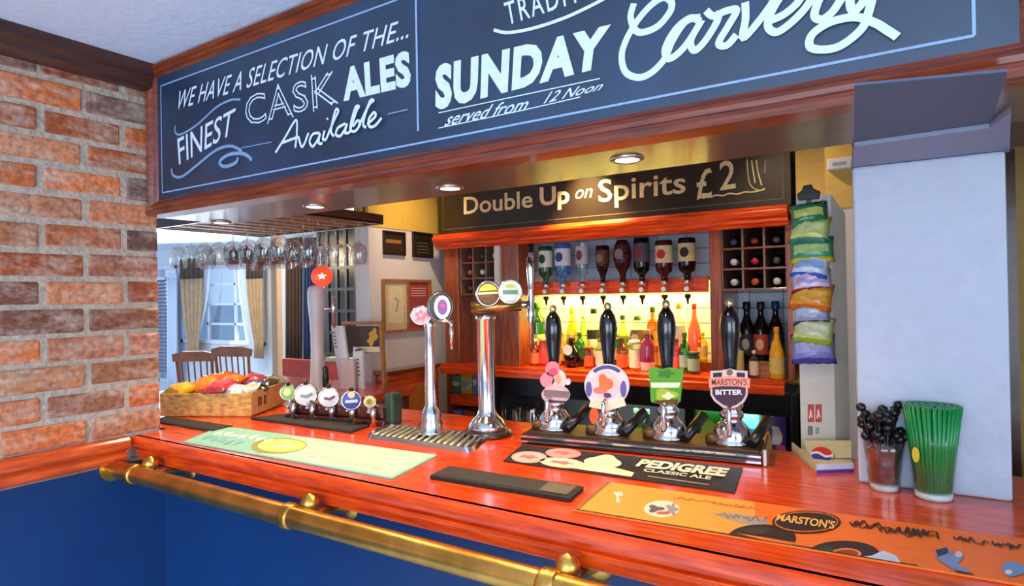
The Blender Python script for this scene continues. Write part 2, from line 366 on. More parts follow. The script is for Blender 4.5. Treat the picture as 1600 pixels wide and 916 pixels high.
bm = nb(); box(bm, .005, 3.3, .116, .15, 0, ZB - .086); obj('front_panel', bm, BLUE, bar)
bm = nb(); box(bm, .12, 3.3, .74, .78, 0, ZB - .036); box(bm, -.95, .1, 1.22, 1.26, 0, ZB - .036); obj('rear_panel', bm, pm('dark_red_panel', (92, 34, 22), .5, var=.2), bar)

# brass rail
YR, ZR, RR = -.05, 1.008, .0265
rail = thing('brass_hand_rail', 'tarnished brass hand rail running along the navy bar front below the counter edge', 'rail', (1.5, YR, ZR))
bm = nb(); tube(bm, spline([(.004, YR, ZR), (.2, YR, ZR), (3.3, YR, ZR)], 4), RR, 20); obj('rail_tube', bm, BRASS, rail)
bm = nb(); tube(bm, [(.004, YR, ZR), (.012, YR, ZR)], RR * 1.5, 20); obj('wall_flange', bm, BRASS, rail)
for px in (208, 452, 858):
    c = at(px, 800 if px < 600 else 895, y=YR).x if px > 300 else .14
    bm = nb(); tube(bm, [(c - .018, YR, ZR), (c - .012, YR, ZR), (c - .006, YR, ZR), (c, YR, ZR), (c + .006, YR, ZR), (c + .012, YR, ZR), (c + .018, YR, ZR)], [RR + .001, RR + .005, RR + .003, RR + .006, RR + .003, RR + .005, RR + .001], 20)
    obj('joint_collar', bm, BRASS, rail)
for px in (212, 492, 893, 1500):
    c = {212: .17, 492: at(492, 790, y=0).x, 893: at(893, 885, y=0).x, 1500: 2.6}[px]
    bm = nb(); tube(bm, [(c, YR + .01, ZR), (c, .03, ZR - .004), (c, .116, ZR - .02)], [.016, .012, .012], 12)
    lathe(bm, [(0, -.026), (.016, -.02), (.024, -.006), (.024, .006), (.016, .02), (0, .026)], (c, YR + .035, ZR + .026), (0, 0, 1), 16)
    lathe(bm, [(.034, 0), (.034, .005), (.014, .012)], (c, .116, ZR - .02), (0, -1, 0), 16); obj('rail_bracket', bm, BRASS, rail)

# ================================================================== CHALKBOARD SIGN OVER THE BAR
N_ = (0, -1, 0)
sign = thing('chalkboard_sign', 'long navy chalkboard over the bar with white lettering for cask ales and Sunday carvery', 'sign', (1.1, YF, ZS))
SX1 = 2.335
bm = nb(); box(bm, .03, SX1, YF + .016, YF + .05, ZS + .03, ZC - .03); obj('board', bm, BOARD, sign)
def frame_prof(s):  # moulding section: (depth outwards, height from outer edge inwards)
    return [(.05, 0), (.0, .004), (-.008, .014), (-.004, .022), (.0, .026), (-.004, .034), (.002, .042), (.010, .048), (.016, .056), (.05, .056)]
bm = nb(); profile_x(bm, [(YF + d, ZS - .002 + h) for d, h in frame_prof(0)], .004, 3.4)
profile_x(bm, [(YF + d, ZC - h * .75) for d, h in frame_prof(0)], .004, 3.4)
def profile_z(bm, prof, z0, z1): prism(bm, [(x, y, z0) for x, y in prof], (0, 0, z1 - z0))
profile_z(bm, [(.004 + h * .8, YF + d + .001) for d, h in frame_prof(0)], ZS + .01, ZC - .005)
profile_z(bm, [(SX1 + .03 - h * .8, YF + d + .001) for d, h in frame_prof(0)], ZS + .01, ZC - .005)
obj('frame', bm, MAHOG, sign)
bm = nb(); box(bm, SX1 + .025, 3.4, YF + .02, YF + .05, ZS + .03, ZC - .03); obj('end_panel', bm, MAHOG, sign)
YBd = YF + .016
def P2(x, y): return at(220 + x / 2.617, y / 2.617, y=YBd)      # zoom of the left part of the sign
def P3(x, y): return at(640 + x / 2.617, y / 2.617, y=YBd)
def P4(x, y): return at(1100 + x / 2.618, y / 2.618, y=YBd)
def q2(*p): return [P2(*a) for a in p]
def q3(*p): return [P3(*a) for a in p]
bm = nb()
A_, B_, C_, D_ = P2(90, 350), P2(90, 790), at(1522, 55, y=YBd), at(1520, -190, y=YBd)
ztop = A_.z; zb = (B_.z + C_.z) / 2
xl, xr = B_.x, C_.x; w = .0045
ribbon(bm, [(xl, YBd, ztop), (xl, YBd, zb)], w, N_); ribbon(bm, [(xl, YBd, zb), (xr, YBd, zb)], w, N_)
ribbon(bm, [(xr, YBd, zb), (xr, YBd, ztop)], w, N_); ribbon(bm, [(xr, YBd, ztop), (xl, YBd, ztop)], w, N_)
xd = at(652, 100, y=YBd).x; ribbon(bm, [(xd, YBd, ztop), (xd, YBd, at(654, 205, y=YBd).z)], .006, N_)
obj('border_line', bm, pm('pale_blue_chalk', (150, 176, 214), .8, var=.1, scale=90), sign)
def lettering(*items, parent=sign, mat=CHALK, name='lettering', nrm=N_):
    bm = nb(); o = None
    for k, it in enumerate(items):
        if isinstance(it[0], str): quad_text(bm, it[0], it[1], nrm, **(it[2] if len(it) > 2 else {}))
        else: ribbon(bm, spline(it[0], 6), it[1], nrm, th=.0012 + .0008 * k)
        if name == 'flourish' or isinstance(it[0], str): o = obj(name, bm, mat, parent); bm = nb()
    if len(bm.verts): return obj(name, bm, mat, parent)
    bm.free(); return o
lettering(('WE HAVE A SELECTION OF THE...', q2((160, 372), (1098, 72), (1095, 155), (152, 450)), dict(shear=.3, offset=.002, spacing=1.05)))
lettering(('FINEST', q2((150, 568), (390, 440), (372, 550), (158, 676)), dict(offset=.004)))
lettering(('CASK', q2((428, 398), (790, 298), (798, 418), (434, 515)), dict(outline=.0042, spacing=1.08)))
lettering(('ALES', q2((822, 282), (1100, 203), (1108, 352), (830, 417)), dict(offset=.05, spacing=1.1)))
S = lambda *p: [P2(*a) for a in p]
W2 = .0075
lettering((S((552, 625), (590, 565), (628, 500), (640, 498), (640, 545), (634, 605)), W2), (S((580, 585), (648, 560)), W2),
          (S((648, 560), (664, 602), (690, 545)), W2), (S((735, 545), (708, 550), (695, 580), (708, 600), (730, 570), (738, 548), (732, 585), (748, 588)), W2),
          (S((757, 535), (750, 570), (765, 572)), W2), (S((768, 492), (771, 484)), W2), (S((765, 572), (795, 500), (815, 458), (803, 455), (786, 535), (798, 560)), W2),
          (S((845, 508), (815, 525), (806, 552), (825, 558), (846, 525), (852, 510), (844, 545), (862, 545)), W2), (S((862, 545), (892, 455), (902, 440), (886, 445), (866, 525), (884, 540), (906, 512), (896, 496), (878, 520)), W2),
          (S((900, 520), (944, 432), (962, 416), (946, 420), (920, 505), (932, 525)), W2), (S((936, 512), (970, 480), (964, 464), (944, 490), (946, 520), (968, 518), (996, 486)), W2))
lettering((S((143, 515), (142, 540), (165, 550), (230, 512), (310, 440), (370, 410), (410, 408)), .007), (S((128, 690), (135, 718), (172, 722), (240, 670), (310, 615), (370, 598), (416, 618)), .009),
          (S((458, 655), (425, 630), (365, 633), (326, 662), (345, 682), (390, 668), (402, 645)), .011), (S((415, 606), (540, 582)), .003), (S((1015, 468), (1097, 450)), .003),
          mat=pm('faded_blue_chalk', (128, 160, 200), .8, var=.1, scale=90), name='flourish')
lettering(('TRADITIONAL', q3((385, 12), (1000, -185), (1012, -95), (402, 105)), dict(offset=.005, spacing=1.2)))
lettering((([P3(*a) for a in ((345, 123), (400, 134), (500, 118), (640, 72), (790, 0), (850, -40))]), .007), name='flourish')
lettering(('SUNDAY', q3((106, 268), (825, 98), (800, 275), (106, 455)), dict(offset=.055, spacing=1.12)))
lettering(('served from', q3((158, 462), (495, 395), (480, 452), (142, 518)), dict(shear=.4, offset=.008)), ('12 Noon', q3((562, 378), (800, 332), (785, 368), (548, 425)), dict(shear=.4, offset=.008)))
lettering(([P3(120, 462), P3(450, 392), P3(780, 322)], .0022), ([P3(120, 525), P3(450, 455), P3(700, 398)], .0022), name='flourish')
T = lambda *p: [P3(*a) for a in p]; U = lambda *p: [P4(*a) for a in p]; WC = .013
lettering((T((918, 15), (905, 75), (935, 132), (1010, 112), (1065, 50), (1070, 8), (1035, -8), (975, 35), (910, 120), (870, 215), (882, 292), (935, 318), (990, 298), (1045, 240), (1075, 170), (1130, 90), (1190, 72)), WC),
          (T((1190, 90), (1150, 75), (1090, 120), (1046, 200), (1060, 242), (1105, 215), (1150, 160), (1196, 85), (1152, 165), (1165, 208), (1205, 175), (1256, 95), (1270, 45)), WC),
          (U((10, 45), (40, 68), (90, 48), (135, 44), (100, 110), (62, 178), (95, 188), (135, 145)), WC), (U((170, 12), (172, 80), (162, 158), (230, 85), (290, 0), (310, -60)), WC),
          (U((262, 92), (330, 62), (392, 5), (392, -40), (330, -25), (275, 60), (264, 112), (295, 136), (345, 108), (410, 45), (470, -40)), WC),
          (U((470, -40), (500, -60), (462, 30), (455, 72), (485, 84), (530, 50), (575, -20)), WC), (U((600, -60), (600, 30), (625, 45), (690, -30), (670, 70), (640, 130), (560, 192), (490, 208), (436, 196), (446, 145), (520, 96), (620, 76), (700, 100), (750, 130), (792, 157)), WC))

# downlights in the soffit
for px, py, lab in ((345, 347, 'round recessed downlight in the soffit, nearest the brick wall'), (492, 322, 'round recessed downlight in the soffit, second from the brick wall'),
                    (703, 293, 'round recessed downlight in the soffit below the word SUNDAY'), (980, 248, 'round recessed downlight in the soffit nearest the white pillar')):
    c = at(px, py, z=ZS); d = thing('downlight', lab, 'ceiling light', c, 'downlights under the bulkhead')
    bm = nb(); lathe(bm, [(.030, 0), (.026, -.004), (.033, -.006), (.037, -.002), (.037, 0)], c, n=28, caps=False); obj('trim_ring', bm, STEEL, d)
    bm = nb(); lathe(bm, [(.0255, -.001), (.0255, -.003), (0, -.004)], c, n=24); obj('lamp_lens', bm, pm('lit_lamp', (255, 226, 176), .4, emit=14, var=0), d)
    spot('downlight_beam', (c.x, c.y, c.z - .012), (c.x, c.y + .03, 0), 22, WARM, 125, .9)

# ================================================================== BACK BAR
YS = 1.75                                   # front edge of the back shelf
def sx(px, y=YS): return at(px, 500, y=y).x
ZSH = at(960, 582, y=YS).z                  # top of back shelf
bb = thing('back_bar', 'mahogany back bar with bottle shelf, wine racks and dark lower fridges', 'bar shelving', (.85, 1.9, 0))
XL, XR = sx(692), sx(1236)
bm = nb(); box(bm, XL - .02, XR - .03, YS, 2.1, ZSH - .018, ZSH); profile_x(bm, [(YS, ZSH - .018), (YS - .012, ZSH - .024), (YS - .012, ZSH - .058), (YS + .02, ZSH - .064), (YS + .02, ZSH - .018)], XL - .02, XR - .03)
obj('shelf', bm, RED, bb, bevel=.003)
ZT = 1.838
def upright(p0, p1, z0=None, z1=None, y=YS + .02, y1=2.1): 
    bm = nb(); box(bm, sx(p0), sx(p1), y, y1, z0 or ZSH, z1 or ZT); return obj('upright', bm, MAHOGZ, bb, bevel=.004)
upright(692, 714); upright(1108, 1127); upright(1229, 1240)
upright(776, 808, y1=YS + .14)
bm = nb(); box(bm, sx(776) - .01, sx(776) + .025, YS + .0, YS + .02, 1.56, ZT); obj('pale_post', bm, WHITEWALL, bb)
bm = nb(); box(bm, sx(714), sx(776), 1.90, 1.93, ZSH, 1.585); obj('side_panel', bm, MAHOGZ, bb)
# tiled back: bluish white above, lit yellow below
TILE = pm('pale_tiles', (212, 224, 242), .25, var=.03)
bm = nb()
ty = 2.085
z = ZSH
while z < ZT:
    x = sx(786)
    while x < sx(1229):
        box(bm, x + .002, min(x + .15, sx(1229)) - .002, ty, ty + .02, z + .002, min(z + .075, ZT) - .002); x += .15
    z += .075
obj('tiled_back', bm, TILE, bb)
bm = nb(); box(bm, sx(714), sx(1236), ty + .012, 2.118, ZSH, ZT + .3); obj('back_board', bm, pm('grey_grout', (120, 126, 136), .8), bb)
# cornice
bm = nb(); z0 = 1.812; pr = [(YS + .02, z0), (YS - .015, z0), (YS - .02, z0 + .012), (YS - .03, z0 + .02), (YS - .03, z0 + .03), (YS - .045, z0 + .042), (YS - .05, z0 + .055), (YS - .05, z0 + .066), (YS - .035, z0 + .074), (YS - .03, z0 + .085), (YS + .02, z0 + .085)]
profile_x(bm, pr, XL - .03, XR + .0); obj('cornice', bm, RED, bb, bevel=.002)
bm = nb(); box(bm, XL, XR, YS + .0, 2.1, ZT + .0, ZT + .02); obj('top_board', bm, MAHOG, bb)
# wine racks
def rack(p0, p1, za, zb, ncol, nrow, y0=YS + .03, tag_='right'):
    x0, x1 = sx(p0), sx(p1); bm = nb(); t = .009
    for i in range(ncol + 1): x = x0 + (x1 - x0) * i / ncol; box(bm, x - t / 2, x + t / 2, y0, 2.08, za, zb)
    o = obj('rack_divider', bm, pm('rack_grey_edge', (128, 98, 84), .5, var=.15), bb, bevel=.001)
    bm = nb()
    for j in range(nrow + 1): z = za + (zb - za) * j / nrow; box(bm, x0, x1, y0 - .004, 2.08, z - t / 2, z + t / 2)
    obj('rack_shelf', bm, MAHOG, bb, bevel=.001)
    bm = nb(); box(bm, x0, x1, 2.07, 2.083, za, zb); obj('rack_back', bm, BLACKM, bb)
    return [(x0 + (x1 - x0) * (i + .5) / ncol, za + (zb - za) * (nrow - 1 - j + .5) / nrow, i, j) for j in range(nrow) for i in range(ncol)]
ZRK = at(1180, 452, y=YS).z
cells_r = rack(1127, 1229, ZRK, ZT - .02, 3, 3)
cells_l = rack(716, 776, at(745, 460, y=YS).z, ZT - .02, 3, 3)
# lower carcass: left cubby and dark fridges
bm = nb(); box(bm, XL, XR - .02, 2.09, 2.115, 0, ZSH - .06); obj('lower_back', bm, BLACKM, bb)
bm = nb(); box(bm, sx(772), XR - .02, YS + .06, YS + .10, at(1000, 632, y=YS + .08).z, ZSH - .06); obj('fridge_header', bm, BLACK, bb)
bm = nb(); box(bm, sx(772), XR - .02, YS + .06, 2.09, .70, .745); obj('fridge_floor', bm, BLACK, bb)
bm = nb(); box(bm, sx(790), sx(1226), YS + .105, YS + .12, 1.03, 1.04); obj('fridge_lamp', bm, pm('lit_fridge_lamp', (226, 240, 255), .4, emit=5, var=0), bb)  # added glowing strip, hidden behind the header to brighten the bay
area('fridge_lamp_glow', (sx(1005), YS + .115, 1.025), (sx(1005), YS + .16, .8), 1.1, .02, 9, (.85, .95, 1.0))  # added fill light for the tumblers and cartons in the bay
bm = nb(); box(bm, sx(772), XR - .02, YS + .07, 2.09, 0, .70); obj('fridge_base', bm, BLACK, bb)
for p0, p1 in ((748, 772), (1062, 1076), (1232, 1241)):
    bm = nb(); box(bm, sx(p0), sx(p1), YS + .05, 2.09, 0, ZSH - .06); obj('fridge_side', bm, BLACK, bb)
ZL1 = at(720, 622, y=1.85).z
bm = nb(); box(bm, sx(690), sx(748), YS + .05, 2.09, ZL1 - .032, ZL1 + .03); obj('cubby_shelf', bm, RED, bb, bevel=.003)
bm = nb(); box(bm, sx(690), sx(748), YS + .05, 2.09, .72, .79); obj('cubby_floor', bm, MAHOG, bb)
bm = nb(); box(bm, sx(688), sx(692), YS + .05, 2.09, 0, ZSH - .06); box(bm, sx(692), sx(748), YS + .06, YS + .08, 0, .72); obj('cubby_side', bm, MAHOGZ, bb)
# upper chalkboard
sign2 = thing('chalkboard_sign', 'black chalkboard above the back bar reading Double Up on Spirits', 'sign', (.85, 1.72, 1.9))
Y2 = YS - .005
z2 = z0 + .085
bm = nb(); box(bm, XL - .015, XR + .01, Y2, Y2 + .03, z2, 2.30); obj('board', bm, BOARDB, sign2)
def P6(x, y): return at(660 + x / 2.5, 230 + y / 2.5, y=Y2)
q6 = lambda *p: [P6(*a) for a in p]
lettering(('Double', q6((162, 196), (430, 168), (432, 236), (162, 264)), dict(offset=.015)), ('Up', q6((458, 158), (574, 148), (576, 242), (460, 252)), dict(offset=.03)),
          ('on', q6((598, 168), (665, 160), (665, 196), (598, 204)), dict(shear=.3)), ('Spirits', q6((686, 128), (1030, 92), (1028, 206), (690, 244)), dict(offset=.012)),
          ('£', q6((1068, 88), (1132, 80), (1132, 196), (1072, 206)), dict(offset=.012)), ('2', q6((1160, 56), (1222, 48), (1224, 160), (1162, 170)), dict(offset=.01)), parent=sign2, mat=CHALKW)
lettering((q6((1268, 48), (1278, 140), (1312, 168), (1338, 160)), .004), (q6((1286, 52), (1300, 140)), .006), (q6((1304, 50), (1312, 100), (1326, 150)), .006), (q6((1340, 52), (1338, 100)), .003),
          (q6((1075, 200), (1092, 194), (1100, 200), (1112, 192), (1124, 196), (1150, 188), (1175, 190), (1200, 182), (1230, 184), (1260, 176), (1290, 176), (1338, 166)), .006), parent=sign2, mat=CHALKW, name='flourish')
bm = nb(); zl = z2 + .028; ribbon(bm, [(XL + .02, Y2, zl), (XR - .02, Y2, zl)], .0022, N_); ribbon(bm, [(XR - .02, Y2, zl), (XR - .02, Y2, 2.28)], .0022, N_); ribbon(bm, [(XL + .02, Y2, zl), (XL + .02, Y2, 2.28)], .0022, N_)
obj('border_line', bm, pm('dull_chalk_line', (140, 128, 96), .8), sign2)
# serving-side ceiling spots that light the back bar
for x, y, tx, ty_, tz, pw in ((.85, 1.58, .87, 1.745, 1.75, 180), (.95, 1.25, .95, 1.85, 1.2, 20), (1.55, 1.0, 1.85, 1.55, 1.6, 30), (.25, 1.35, -.2, 1.65, 1.8, 26)):
    c = Vector((x, y, ZC)); d = thing('downlight', 'round recessed downlight in the ceiling behind the bulkhead over x%d' % int(x * 100), 'ceiling light', c)
    d['label'] = {85: 'recessed ceiling downlight lighting the Double Up board', 95: 'recessed ceiling downlight lighting the spirit bottles', 155: 'recessed ceiling downlight by the snack strip', 25: 'recessed ceiling downlight by the framed certificate'}[int(x * 100 + .5)]
    bm = nb(); lathe(bm, [(.030, 0), (.030, -.004), (.042, -.006), (.046, -.002), (.046, 0)], c, n=20, caps=False); obj('trim_ring', bm, STEEL, d)
    bm = nb(); lathe(bm, [(.029, -.001), (.029, -.003), (0, -.004)], c, n=20); obj('lamp_lens', bm, _m['lit_lamp'], d)
    spot('downlight_beam', (x, y, ZC - .015), (tx, ty_, tz), pw, WARM, 62 if pw > 100 else 80, 1.0)
# optic rail with strip light under it
ZO0, ZO1 = at(970, 459, y=1.93).z, at(970, 437, y=1.93).z
xo0, xo1 = sx(834, 1.93), sx(1107, 1.93)
orl = thing('optic_rail', 'red wooden rail holding the spirit optics with a strip light below', 'rail', ((xo0 + xo1) / 2, 2.0, ZO0))
bm = nb(); box(bm, xo0, xo1, 1.93, 1.955, ZO0, ZO1); obj('rail_board', bm, RED, orl, bevel=.003)
bm = nb(); box(bm, xo0, xo1, 1.955, 2.084, ZO1 - .015, ZO1); obj('rail_bracket', bm, MAHOG, orl)
bm = nb(); box(bm, xo0 + .01, xo1 - .01, 1.985, 2.005, ZO1 - .03, ZO1 - .016); obj('strip_light', bm, pm('lit_strip', (255, 226, 80), .4, emit=6, var=0), orl)
area('strip_light_glow', ((xo0 + xo1) / 2, 2.0, ZO1 - .036), ((xo0 + xo1) / 2, 2.045, ZSH), xo1 - xo0, .02, 11, (1.0, .80, .10))
# bottle step on the shelf
bm = nb(); box(bm, sx(838), sx(1107), 1.945, 2.08, ZSH, ZSH + .045); obj('bottle_step', bm, MAHOG, bb, bevel=.002)

# ================================================================== BOTTLES
def lib_glass(n): return {
    'clear': glass('bottle_clear', (.93, .95, .95), .07), 'green': glass('bottle_green', (.22, .62, .16), .06), 'dark_green': glass('bottle_dark_green', (.03, .22, .08), .06, body=.35),
    'amber': glass('bottle_amber', (.80, .34, .05), .06), 'yellow': glass('bottle_yellow', (.95, .80, .18), .06), 'red': glass('bottle_red', (.82, .10, .06), .06, body=.25), 'coral': glass('bottle_coral', (1.0, .32, .22), .05, body=.35),
    'blue': glass('bottle_blue', (.10, .36, .75), .06, body=.4), 'pale': glass('bottle_pale_green', (.78, .90, .46), .06), 'magenta': glass('bottle_magenta', (.50, .04, .18), .06, body=.4),
    'black': pm('black_bottle_glass', (14, 13, 16), .1, var=.1), 'brown': pm('brown_bottle_glass', (46, 22, 16), .1, var=.1), 'wine': pm('dark_wine_glass', (18, 16, 20), .1, var=.1), 'maroon': pm('maroon_bottle_glass', (70, 18, 22), .12, var=.1),
    'juice': pm('yellow_juice', (232, 170, 34), .2, var=.08)}[n]
BOTTLE = {'wine': [(.40, 0), (.48, .01), (.50, .03), (.50, .58), (.46, .66), (.28, .76), (.19, .82), (.18, .97), (.21, .975), (.21, 1)],
          'spirit': [(.44, 0), (.49, .01), (.50, .03), (.50, .62), (.46, .70), (.24, .78), (.18, .82), (.17, .93), (.19, .94), (.19, 1)],
          'tall': [(.42, 0), (.48, .01), (.5, .03), (.48, .50), (.36, .62), (.22, .74), (.17, .84), (.16, 1)],
          'squat': [(.44, 0), (.49, .02), (.50, .05), (.50, .60), (.44, .72), (.22, .78), (.2, .84), (.2, 1)],
          'round': [(.26, 0), (.30, .02), (.42, .12), (.50, .30), (.50, .44), (.40, .60), (.22, .72), (.17, .80), (.16, 1)],
          'jar': [(.46, 0), (.5, .03), (.5, .72), (.44, .80), (.42, 1)]}
_lm = {}
def flat(rgb, rough=.55):
    k = 'label_paint_%d_%d_%d' % rgb
    return pm(k, rgb, rough, var=.06, scale=50)
def bottle(label, pos, w, h, kind, gl, cap, lab, lab_rng=(.15, .5), flip=False, group=None, name='spirit_bottle', cat='bottle', mark=None, n=18):
    """w = diameter, h = height; flip hangs it upside down with its base up"""
    t = thing(name, label, cat, pos, group); sgn = -1 if flip else 1
    prof = [(r * w, hh * h) for r, hh in BOTTLE[kind]]; base = Vector(pos) + Vector((0, 0, h if flip else 0)); ax = (0, 0, sgn)
    bm = nb(); lathe(bm, prof, base, ax, n); obj('glass_body', bm, lib_glass(gl), t)
    if cap:
        r = prof[-1][0]; bm = nb(); lathe(bm, [(r * 1.15, h * .9), (r * 1.2, h * .91), (r * 1.2, h * 1.0), (r * 1.0, h * 1.012), (0, h * 1.014)], base, ax, 14, caps=False); obj('cap', bm, flat(cap, .4), t)
    if lab:
        def rr(q):
            for (r0, h0), (r1, h1) in zip(BOTTLE[kind], BOTTLE[kind][1:]):
                if h0 <= q <= h1: return (r0 + (r1 - r0) * (q - h0) / max(h1 - h0, 1e-6)) * w
            return w * .5
        bm = nb(); a, b = lab_rng; lathe(bm, [(rr(q) + .0008, q * h) for q in (a, a + (b - a) * .33, a + (b - a) * .67, b)], base, ax, n, caps=False); obj('paper_label', bm, flat(lab, .6), t)
        if mark:
            bm = nb(); c = Vector(pos) + Vector((0, -w * .5 - .002, 0)); c.z = base.z + sgn * h * (a + b) / 2
            k = (b - a) * h * .28; disc(bm, c, (0, -1, 0), w * .26, k, 14); obj('label_emblem', bm, flat(mark), t)
    return t
# spirits hanging in the optics
YO = 1.905
optics = [(826, 388, 440, 17, 'clear', 'spirit', (190, 180, 200), None, 'clear glass spirit bottle, leftmost of those hanging upside down in the optics'),
          (853, 385, 440, 22, 'dark_green', 'spirit', (230, 235, 225), (20, 60, 30), 'green spirit bottle hanging upside down in the optics'),
          (880, 381, 434, 25, 'blue', 'squat', (226, 230, 236), (40, 70, 140), 'blue and white labelled spirit bottle hanging upside down in the optics'),
          (910, 377, 436, 20, 'clear', 'spirit', (196, 200, 206), (120, 60, 50), 'clear spirit bottle with silver label hanging upside down in the optics'),
          (942, 384, 436, 22, 'brown', 'tall', (98, 48, 40), (150, 110, 60), 'slim brown spirit bottle hanging upside down in the optics'),
          (973, 375, 428, 28, 'maroon', 'round', (60, 26, 34), (150, 120, 110), 'round dark maroon bottle hanging upside down in the optics'),
          (1003, 372, 428, 25, 'black', 'spirit', (84, 78, 84), (130, 40, 34), 'black spirit bottle with grey label hanging upside down in the optics'),
          (1038, 376, 432, 27, 'maroon', 'squat', (234, 214, 170), (196, 36, 30), 'brown spirit bottle with cream and red label hanging upside down in the optics'),
          (1074, 372, 432, 27, 'black', 'squat', (226, 206, 150), (30, 26, 24), 'black bottle with cream label hanging upside down, rightmost in the optics')]
for k, (px, p0, p1, wpx, gl, kind, lab, mk, lb) in enumerate(optics):
    c = at(px, p1, y=YO); s = m_per_px(c); zt = zof(c, p0); zb_ = ZO1 - .028; h = zt - zb_
    bottle(lb, (c.x, YO, zb_), wpx * s, h, kind, gl, None, lab, (.12, .52), True, 'spirits in the optics', mark=mk)
    o = thing('optic_measure', lb.split(' hanging')[0].replace('leftmost of those', '') and 'chrome optic measure under the ' + ['leftmost clear', 'green', 'blue', 'silver labelled clear', 'slim brown', 'round maroon', 'grey labelled black', 'red and cream labelled', 'rightmost cream labelled'][k] + ' hanging bottle', 'optic', (c.x, YO, ZO0 - .05), 'optic measures on the rail')
    bm = nb(); lathe(bm, [(.006, .0), (.012, -.006), (.015, -.012), (.015, -.045), (.010, -.055)], (c.x, YO, zb_ - .0), n=14); obj('measure_chamber', bm, CLEAR, o)
    bm = nb(); lathe(bm, [(.013, -.052), (.016, -.056), (.016, -.066), (.008, -.074), (.005, -.095), (.004, -.10)], (c.x, YO, zb_), n=12); obj('nozzle', bm, BLACK, o)
    bm = nb(); lathe(bm, [(.017, -.004), (.019, .002), (.019, .014), (.013, .02)], (c.x, YO, zb_), n=14); box(bm, c.x - .005, c.x + .005, YO + .008, 1.93, zb_ - .004, zb_ + .01); obj('clamp', bm, CHROME, o)
    bm = nb(); disc(bm, (c.x, YO - .019, zb_ - .026), (0, -1, 0), .012, .012, 14); obj('measure_badge', bm, WHITE, o)

# bottles standing on the back shelf
ZST = ZSH + .045
